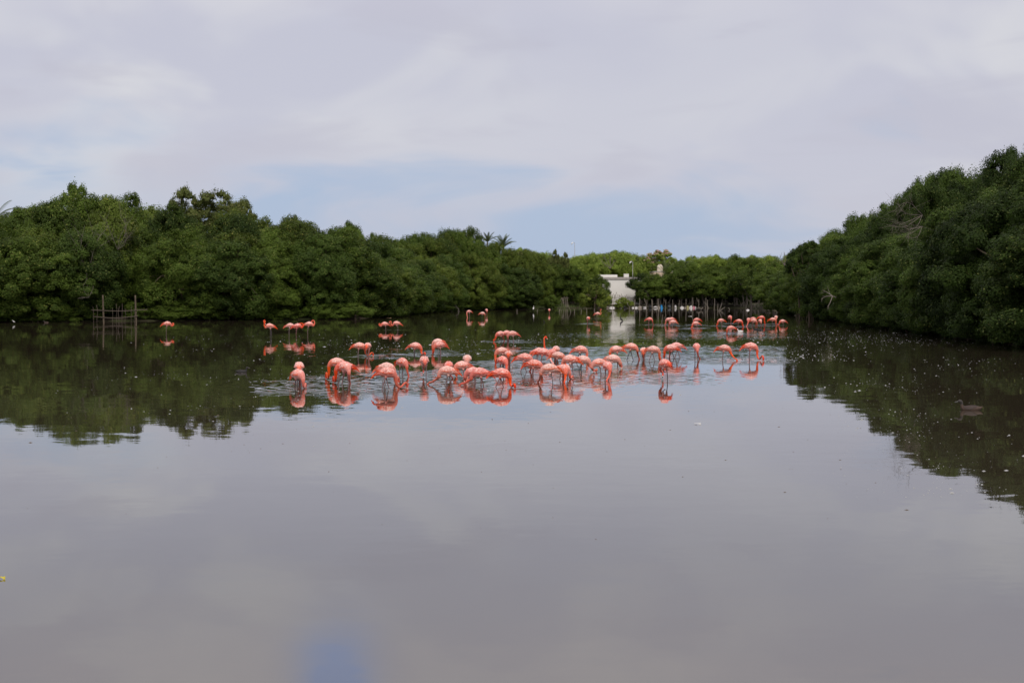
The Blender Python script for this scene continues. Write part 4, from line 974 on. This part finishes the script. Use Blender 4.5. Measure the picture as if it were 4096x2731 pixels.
def flamingo(spec, idx):
    bx, fy, ty, hd, style, E, opt, label = spec
    rng = np.random.default_rng(100 + idx)
    P0 = gp(bx, fy); s = rng.uniform(.97, 1.05)
    hb = max(.33, (fy - ty) / pxm(fy) - .155 * s)           # height of the body centre over the water
    hd = math.radians(hd + rng.uniform(-6, 6)); ca, sa = math.cos(hd), math.sin(hd)
    root = empty('flamingo', (P0[0], P0[1], 0), hd)
    neck_c, wing_c = (NECK, PINK) if 'p' not in opt else (tuple(np.array(PALE) * .95), PALE)
    tint = rng.uniform(-1, 1)
    body_c = tuple(np.array(PINK) * (1 - .5 * (.5 + .5 * tint)) + np.array(PALE) * .5 * (.5 + .5 * tint))
    up = style in ('up', 'tall', 'preen', 'tuck', 'high', 'front', 'fold')
    tilt = rng.uniform(-.03, .03) + (.0 if not up else .06)
    pts = []; rad = []; col = []; flat = []
    for x, z, r, w in TORSO:
        zz = z + x * tilt * 1.5; pts.append((x * s, 0, (zz) * s)); rad.append(r * s); flat.append(w)
        col.append(ORG if x < -.26 else (tuple(.6 * np.array(body_c) + .4 * np.array(ORG)) if x < -.18 else (body_c if x < .17 else tuple(.5 * np.array(body_c) + .5 * np.array(neck_c)))))
    B = np.array([.250 * s, 0, -.165 * s])
    zw = -hb
    if E is not None:
        G = gp(*E); dx, dy = G[0] - P0[0], G[1] - P0[1]
        el = np.array([ca * dx + sa * dy, -sa * dx + ca * dy, 0])
        hz = el[:2] - B[:2]; dist = np.linalg.norm(hz)
        lim = .62 if style != 'reach' else .75
        if dist > lim: hz *= lim / dist; dist = lim
        zr = lambda k: B[2] + (zw - B[2]) * k
        prof = {'S': [(.02, .34), (.08, .62), (.26, .84), (.50, .80), (.74, .54), (.92, .50), (1.02, .74), (1.0, 1.0)],
                'reach': [(.12, .16), (.34, .42), (.62, .66), (.84, .74), (.96, .86), (1.0, .98), (1.0, 1.1)],
                'arch': [(.06, .25), (.20, .48), (.42, .42), (.60, .10), (.78, -.06), (.93, .20), (1.0, .60), (.96, .95)],
                'under': [(.10, .22), (.28, .48), (.52, .66), (.78, .78), (.95, .90), (1.0, 1.0), (1.0, 1.12)],
                'hang': [(.2, .15), (.45, .28), (.7, .34), (.95, .30), (1.05, .42), (1.0, .58), (.9, .70)]}[style]
        if dist < .25 and style == 'S':           # keep the loop open when seen end-on
            prof = [(.2, .3), (.5, .6), (.9, .72), (1.1, .6), (1.2, .62), (1.1, .8), (1.0, 1.0)]
        N = [B] + [np.array([B[0] + hz[0] * h, B[1] + hz[1] * h, zr(k)]) for h, k in prof]
        if style != 'hang': N[-1][2] = min(N[-1][2], zw + .02)
    else:
        N = {'up': [(.262, 0, -.10), (.33, 0, -.06), (.37, 0, .06), (.33, 0, .19), (.29, 0, .31), (.32, 0, .41), (.39, 0, .43), (.42, 0, .39)],
             'tall': [(.255, 0, -.08), (.29, 0, .02), (.27, 0, .16), (.255, 0, .32), (.25, 0, .46), (.27, 0, .56), (.33, 0, .58), (.37, 0, .52)],
             'preen': [(.262, 0, -.08), (.32, .02, .02), (.315, .03, .14), (.27, .04, .26), (.31, .04, .33), (.35, .05, .29), (.31, .07, .19), (.25, .09, .12)],
             'tuck': [(.27, .0, -.10), (.335, .01, -.03), (.35, .03, .08), (.29, .04, .15), (.20, .05, .15), (.12, .07, .13), (.06, .08, .10)],
             'high': [(.27, .0, -.09), (.33, .01, -.01), (.34, .02, .11), (.30, .03, .21), (.22, .04, .22), (.17, .06, .16), (.12, .08, .10)],
             'front': [(.28, .0, -.14), (.36, .02, -.13), (.42, .03, -.05), (.40, .05, .03), (.34, .06, .01), (.33, .07, -.07), (.31, .08, -.13)],
             'fold': [(.28, .0, -.14), (.36, .01, -.12), (.40, .02, .0), (.38, .03, .10), (.44, .04, .14), (.50, .05, .08), (.51, .06, .02)]}[style]
        N = [np.array(q) * s for q in N]
    m = len(N)
    nr = [.056, .043, .036] + [.029] * 12
    nr = nr[:m]; nr[-3] = .027; nr[-2] = .038; nr[-1] = .021
    for k, q in enumerate(N):
        pts.append(tuple(q)); rad.append(nr[k] * s); flat.append(.9 if k < m - 2 else .72)
        col.append(neck_c if k < m - 2 else HEAD)
    A = catmull([(*p, r) for p, r in zip(pts, rad)], 4); Fl = catmull([(f, 0, 0) for f in flat], 4)[:, 0]; Cc = np.clip(catmull(col, 4), .01, .9)
    mb = MB(); mb.tube(A[:, :3], np.maximum(A[:, 3], .006), 12, [tuple(c) for c in Cc], True, Fl)
    # legs, part of the same body
    lc = LEGD if rng.uniform() < .35 else LEG
    spread = .20 if 'w' in opt else rng.uniform(.0, .07)
    for sd in (-1, 1):
        hip = np.array([-.03 * s, sd * .055 * s, -.10 * s]); foot_x = -.03 + (spread * sd) + rng.uniform(-.03, .03)
        foot = np.array([foot_x, sd * .05, -(hb + .27)])
        if '1' in opt and sd == 1:
            leg = [hip, hip + [.03, 0, -.10], hip + [-.10, 0, -.16], hip + [.02, -.01, -.13]]
            rr = [.04, .020, .014, .010]
        else:
            kn = hip + (foot - hip) * .45 + np.array([-.035 if spread < .1 else -.01, 0, 0])
            leg = [hip, hip + (kn - hip) * .35, kn, kn + (foot - kn) * .5, foot, foot + [.07, 0, -.01]]
            rr = [.045, .018, .0155, .0115, .0115, .014]
        Q = catmull([(*p, r) for p, r in zip(leg, rr)], 3)
        cc = [tuple(np.array(body_c) * max(0, 1 - k / 3) + np.array(lc) * min(1, k / 3)) for k in range(len(Q))]
        mb.tube(Q[:, :3], Q[:, 3], 6, cc)
    body = mb.build('body', MATS['plumage'], root); body.location = (0, 0, hb)
    # wings: a shell of long feathers over each flank, with loose tips
    tx = np.array([t[0] for t in TORSO]) * s; tz = np.array([t[1] + t[0] * tilt * 1.5 for t in TORSO]) * s; tr = np.array([t[2] for t in TORSO]) * s
    for sd in (-1, 1):
        wb = MB(); V = []; C = []; nu, nv = 14, 7
        for i in range(nu):
            u = i / (nu - 1); x = (.165 - u * .50) * s; zc = np.interp(x, tx, tz); r = np.interp(x, tx, tr)
            r = r * (1.025 + .04 * math.sin(math.pi * u)) + .006 + (.020 * max(0, u - .7) / .3)
            v1 = math.radians(62 + 48 * math.sin(math.pi * min(1, u * 1.15 + .08)) ** .8 - 15 * u)
            for j in range(nv):
                v = j / (nv - 1); a = math.radians(4) + (v1 - math.radians(4)) * v
                rg = .006 * math.sin(i * 2.1 + j * 1.3 + idx) * (v > .1)
                V.append((x - .035 * v * u * s, sd * (r + rg) * math.sin(a) * .97, zc + (r + rg) * math.cos(a)))
                k = np.clip(max((v - .72) / .28, (u - .62) / .22 + .15 * math.sin(j * 1.9 + idx)), 0, 1)
                dk = (idx % 3 == 1) and v > .9 and .35 < u < .95
                C.append((.10, .035, .03) if dk else tuple(np.array(wing_c if (i * 3 + j * 2 + idx) % 4 == 0 else PALE) * (1 - k) + np.array(ORG) * k))
        Fc = [(i * nv + j, i * nv + j + 1, (i + 1) * nv + j + 1, (i + 1) * nv + j) for i in range(nu - 1) for j in range(nv - 1)]
        if sd < 0: Fc = [q[::-1] for q in Fc]
        wb.add(V, Fc, C)
        for k in range(7):     # loose feather tips
            i = rng.integers(4, nu - 1); j = rng.integers(2, nv - 1); p = np.array(V[i * nv + j]); L = rng.uniform(.07, .13) * s
            d = np.array([-L, sd * .012, -L * rng.uniform(.25, .6)]); n_ = np.array([0, sd * .012, .014])
            w_ = np.array([0.004, 0, .014])
            wb.add([p + n_ * .3 - w_, p + n_ * .3 + w_, p + d + n_], [(0, 1, 2)], PALE if i < 9 else ORG)
        for k in range(4):     # drooping tail plumes
            p = np.array([(-.27 - .02 * k) * s, sd * (.03 - .005 * k), (np.interp(-.27 * s, tx, tz) + .025) - .018 * k]); d = np.array([-.14 * s, sd * .004, -.055 - .02 * k])
            w_ = np.array([0, .003, .016]); wb.add([p - w_, p + w_, p + d * .7 + w_ * .7, p + d, p + d * .7 - w_ * .7], [(0, 1, 2, 3, 4)], ORG)
        wing = wb.build('wing', MATS['plumage'], root); wing.location = (0, 0, hb)
    # bill: pale with a black hooked tip
    tipd = A[-1, :3] - A[-3, :3]; tipd /= np.linalg.norm(tipd) + 1e-9
    hook = np.array([-.35, 0, -.2]) if E is not None else np.array([-.1, 0, -.8])
    q0 = A[-1, :3] - tipd * .012; bl = [q0, q0 + tipd * .035 * s, q0 + tipd * .065 * s + hook * .022, q0 + tipd * .085 * s + hook * .06]
    mb = MB(); Q = catmull([(*p, r) for p, r in zip(bl, [.019 * s, .018 * s, .014 * s, .005])], 4)
    mb.tube(Q[:, :3], Q[:, 3], 8, [((.78, .60, .48) if k < 6 else (.03, .025, .025)) for k in range(len(Q))]); o = mb.build('bill', MATS['painted'], root); o.location = (0, 0, hb)
    hc = A[-5, :3]
    for sd in (-1, 1):
        side = np.cross(tipd, (0, 0, 1.0)); side = side / np.linalg.norm(side) if np.linalg.norm(side) > .1 else np.array([0, 1.0, 0])
        mb = MB(); c = hc + side * sd * .026 * s; mb.tube([c - side * sd * .004, c, c + side * sd * .003], [.007, .007, .003], 6, (.72, .6, .2)); o = mb.build('eye', MATS['painted'], root); o.location = (0, 0, hb)
    f = rng.uniform(.72, 1.32); kv = rng.uniform(.90, 1.06)
    for ch in root.children:
        if ch.name.split('.')[0] in ('body', 'wing'): ch.color = (kv, kv * f, kv * f, 1)
    return tag(root, label, 'flamingo', 'flamingos wading in the lagoon')
for i, b in enumerate(FL): flamingo(b, i)

def small_bird(name, px, py, L, hd, cols, label, cat, kind='swim', Hs=None, z=0.0, Y=None):
    """ducks, herons and a cormorant: body, wing pair, bill"""
    P = gp(px, py) if Y is None else at(px, py, Y)
    bc, wc, hc, bill = cols; z += max(0, gz(P[0], P[1])); r = empty(name, (P[0], P[1], z if Y is None else P[2]), math.radians(hd)); s = L
    if kind == 'swim':
        T = [(-.52, .16, .01), (-.40, .10, .07), (-.2, .06, .15), (.05, .04, .18), (.25, .05, .14), (.34, .12, .09), (.37, .22, .065), (.38, .31, .06), (.43, .38, .075), (.50, .38, .06), (.545, .365, .03)]
        B = [(.53, .37, .035), (.60, .35, .032), (.68, .335, .022)]
    elif kind == 'heron':
        T = [(-.42, .48, .01), (-.30, .55, .05), (-.12, .66, .12), (.05, .76, .13), (.16, .82, .085), (.22, .86, .05), (.26, .93, .035), (.22, 1.02, .03), (.22, 1.10, .035), (.28, 1.14, .042), (.33, 1.13, .025)]
        B = [(.32, 1.13, .02), (.42, 1.11, .014), (.52, 1.09, .004)]
    else:
        T = [(-.30, -.02, .02), (-.22, .06, .06), (-.08, .16, .10), (.04, .28, .10), (.08, .40, .06), (.05, .52, .04), (.08, .62, .045), (.15, .65, .03)]
        B = [(.14, .65, .02), (.20, .65, .014), (.26, .62, .006)]
    A = catmull([(x * s, 0, z_ * s, q * s) for x, z_, q in T], 4); n = len(A)
    cc = [tuple(bc) if k < n * .62 else tuple(hc) for k in range(n)]
    mb = MB(); mb.tube(A[:, :3], np.maximum(A[:, 3], .004), 10, cc, True, np.full(n, .95))
    if kind == 'heron':
        for sd in (-1, 1): mb.tube([(0, sd * .04 * s, .66 * s), (-.02 * s, sd * .04 * s, .35 * s), (0, sd * .04 * s, -.15)], [.02 * s, .014 * s, .012 * s], 5, (.05, .05, .05))
    mb.build('body', MATS['painted'], r)
    for sd in (-1, 1):
        wb = MB(); V = []
        for i in range(8):
            u = i / 7; k = .12 + u * .5; q = A[int((1 - k) * n * .55)]
            for j in range(4): a = math.radians(15 + 75 * j / 3 * math.sin(math.pi * (.15 + .7 * u))); V.append((q[0] - .05 * s * u, sd * q[3] * 1.08 * math.sin(a), q[2] + q[3] * 1.06 * math.cos(a)))
        wb.add(V, [(i * 4 + j, i * 4 + j + 1, (i + 1) * 4 + j + 1, (i + 1) * 4 + j) for i in range(7) for j in range(3)], wc); wb.build('wing', MATS['painted'], r)
    mb = MB(); Q = catmull([(x * s, 0, z_ * s, q * s) for x, z_, q in B], 3); mb.tube(Q[:, :3], Q[:, 3], 6, bill); mb.build('bill', MATS['painted'], r)
    return tag(r, label, cat)
BR = ((.07, .045, .032), (.045, .03, .024), (.045, .04, .036), (.08, .08, .07)); DK = ((.03, .028, .028), (.022, .02, .02), (.03, .028, .028), (.12, .11, .09)); WH = ((.78, .77, .74), (.72, .71, .69), (.78, .77, .75), (.40, .30, .10))
small_bird('duck', 3882, 1640, .54, 172, BR, 'brown duck swimming with raised head over the dark reflection', 'duck')
small_bird('duck', 3025, 1319, .48, 175, DK, 'dark duck leading two others below the flamingo group', 'duck')
small_bird('duck', 3040, 1321, .48, 178, DK, 'dark duck close behind the leading duck', 'duck')
small_bird('duck', 3070, 1318, .50, 170, BR, 'brown-headed duck trailing apart from two dark ducks', 'duck')
small_bird('duck', 185, 1291, .45, 180, BR, 'small brown duck under the overhanging mangroves', 'duck')
small_bird('duck', 967, 1489, .42, 10, DK, 'small dark waterfowl sitting low on the open water', 'duck')
small_bird('white_bird', 2961, 1326, .42, 170, WH, 'white bird sitting on the water beside a feeding flamingo', 'waterbird')
small_bird('egret', 2134, 1248, .72, 80, WH, 'slim white egret standing at the foot of the grassy bank', 'egret', 'heron')
small_bird('egret', 2465, 1232, .75, 20, WH, 'white egret hunched on the shore before the low bush', 'egret', 'heron')
small_bird('egret', 2495, 1229, .70, 170, WH, 'white bird on the black heap before the low bush', 'egret', 'heron', z=.1)
small_bird('egret', 2555, 1228, .55, 160, ((.5, .5, .5), (.2, .2, .2), (.7, .7, .7), (.2, .2, .1)), 'grey and white bird on the brown litter', 'waterbird', 'heron', z=.1)
small_bird('egret', 55, 1296, .30, 190, WH, 'tiny white wader under the overhanging mangroves', 'wader', 'heron')
small_bird('cormorant', 2484, 1284, .75, 150, DK, 'black cormorant standing low in the water off the house', 'cormorant', 'perch')
small_bird('cormorant', 2176, 1289, .35, 190, DK, 'small black bird on the water near the tiny orange flamingo', 'waterbird', 'perch')

# ------------------------------------------------------------------ small floating things and foam flecks
def leaf_float(px, py, L, col, label):
    P = gp(px, py); mb = MB(); V = []
    for i in range(7):
        t = i / 6; w = L * .22 * math.sin(math.pi * (.04 + .92 * t))
        V += [(t * L - L / 2, -w, .004 + .012 * math.sin(t * 5)), (t * L - L / 2, 0, .012 + .012 * math.sin(t * 5)), (t * L - L / 2, w, .006 + .02 * t)]
    mb.add(V, [(i * 3 + j, i * 3 + j + 1, (i + 1) * 3 + j + 1, (i + 1) * 3 + j) for i in range(6) for j in range(2)], col)
    o = mb.build('floating_leaf', MATS['painted']); o.location = P + [0, 0, .004]; tag(o, label, 'leaf')
leaf_float(9, 2315, .06, (.5, .42, .05), 'yellow leaf floating on the calm grey water')
leaf_float(1556, 1272, .5, (.30, .20, .12), 'brown palm husk floating off the long bank')
leaf_float(2790, 1696, .15, (.5, .5, .49), 'white feather floating on the open water')
leaf_float(2760, 1265, .4, (.7, .7, .66), 'white scrap floating off the rubbish')

def flecks():
    rng = np.random.default_rng(77); pts = []
    def blob(n, x0, x1, y0, y1, sx=.25):
        k = max(3, n // 14); cx_ = rng.normal((x0 + x1) / 2, (x1 - x0) / 3.4, k); cy_ = rng.normal((y0 + y1) / 2, (y1 - y0) / 3.4, k); w_ = rng.integers(0, k, n); f_ = np.maximum(cy_[w_] - HORIZON, 40) / 300
        x = cx_[w_] + rng.normal(0, 85, n) * f_ ** .5; y = cy_[w_] + rng.normal(0, 7, n) * f_
        pts.append(np.column_stack([x, y]))
    blob(900, 1120, 1560, 1390, 1640); blob(500, 950, 1500, 1440, 1720); blob(900, 1500, 2000, 1340, 1440); blob(450, 1150, 1600, 1340, 1420)
    blob(900, 1850, 2500, 1325, 1385); blob(1200, 2450, 3200, 1320, 1400); blob(1500, 3050, 3700, 1310, 1380); blob(900, 3250, 4000, 1320, 1400); blob(900, 3000, 3400, 1400, 1450)
    blob(380, 3330, 3800, 1480, 1600); blob(300, 3450, 3750, 1640, 1740); blob(350, 3500, 4100, 1700, 2000); blob(900, 1500, 2700, 1480, 1600); blob(420, 200, 1000, 1400, 1650); blob(300, 600, 1300, 1330, 1400); blob(250, 3600, 4096, 1420, 1520)
    P = np.concatenate(pts); P = P[(P[:, 1] > 1300) & (P[:, 0] > -50) & (P[:, 0] < 4150)]
    W = np.array([gp(a, b) for a, b in P]); W = W[shore_dist(W[:, :2]) < -1.0]; n = len(W)
    keep = rng.uniform(size=n) < .4; W = W[keep]; n = len(W)
    r = rng.lognormal(math.log(.0062), .5, n) * (1 + np.clip((W[:, 1] - 45) / 60, 0, .35)); el = rng.uniform(1, 2.6, n) ** 1.0
    k = 6; an = np.linspace(0, 2 * np.pi, k, endpoint=False)
    V = np.zeros((n, k + 1, 3))
    V[:, :k, 0] = W[:, None, 0] + r[:, None] * el[:, None] * np.cos(an); V[:, :k, 1] = W[:, None, 1] + r[:, None] * np.sin(an); V[:, :k, 2] = -.002
    V[:, k, :2] = W[:, :2]; V[:, k, 2] = r * rng.uniform(.5, 1.0, n)
    T = np.array([(j, (j + 1) % k, k) for j in range(k)])
    Q = (np.arange(n)[:, None, None] * (k + 1) + T[None]).reshape(-1, 3)
    me = raw_mesh('foam_flecks', V.reshape(-1, 3), Q, MATS['foam'], True)
    tag(link('foam_flecks', me), 'white foam flecks drifting on the water among the flamingos', 'foam', kind='stuff')
flecks()

def debris():
    rng = np.random.default_rng(5); n = 170
    px = rng.uniform(100, 3900, n); py = 1590 + rng.gamma(1.6, 110, n); W = np.array([gp(a, min(b, 2500)) for a, b in zip(px, py)]); W = W[shore_dist(W[:, :2]) < -1]; n = len(W)
    r = rng.lognormal(math.log(.006), .45, n); k = 6; an = np.linspace(0, 2 * np.pi, k, endpoint=False); el = rng.uniform(1, 3, n); V = np.zeros((n, k + 1, 3))
    V[:, :k, 0] = W[:, None, 0] + (r * el)[:, None] * np.cos(an); V[:, :k, 1] = W[:, None, 1] + r[:, None] * np.sin(an); V[:, :k, 2] = -.002; V[:, k, :2] = W[:, :2]; V[:, k, 2] = r * .6
    Q = (np.arange(n)[:, None, None] * (k + 1) + np.array([(j, (j + 1) % k, k) for j in range(k)])[None]).reshape(-1, 3)
    tag(link('floating_debris', raw_mesh('floating_debris', V.reshape(-1, 3), Q, MATS['stake_dark'], True)), 'tiny dark plant bits floating on the calm near water', 'debris', kind='stuff')
debris()
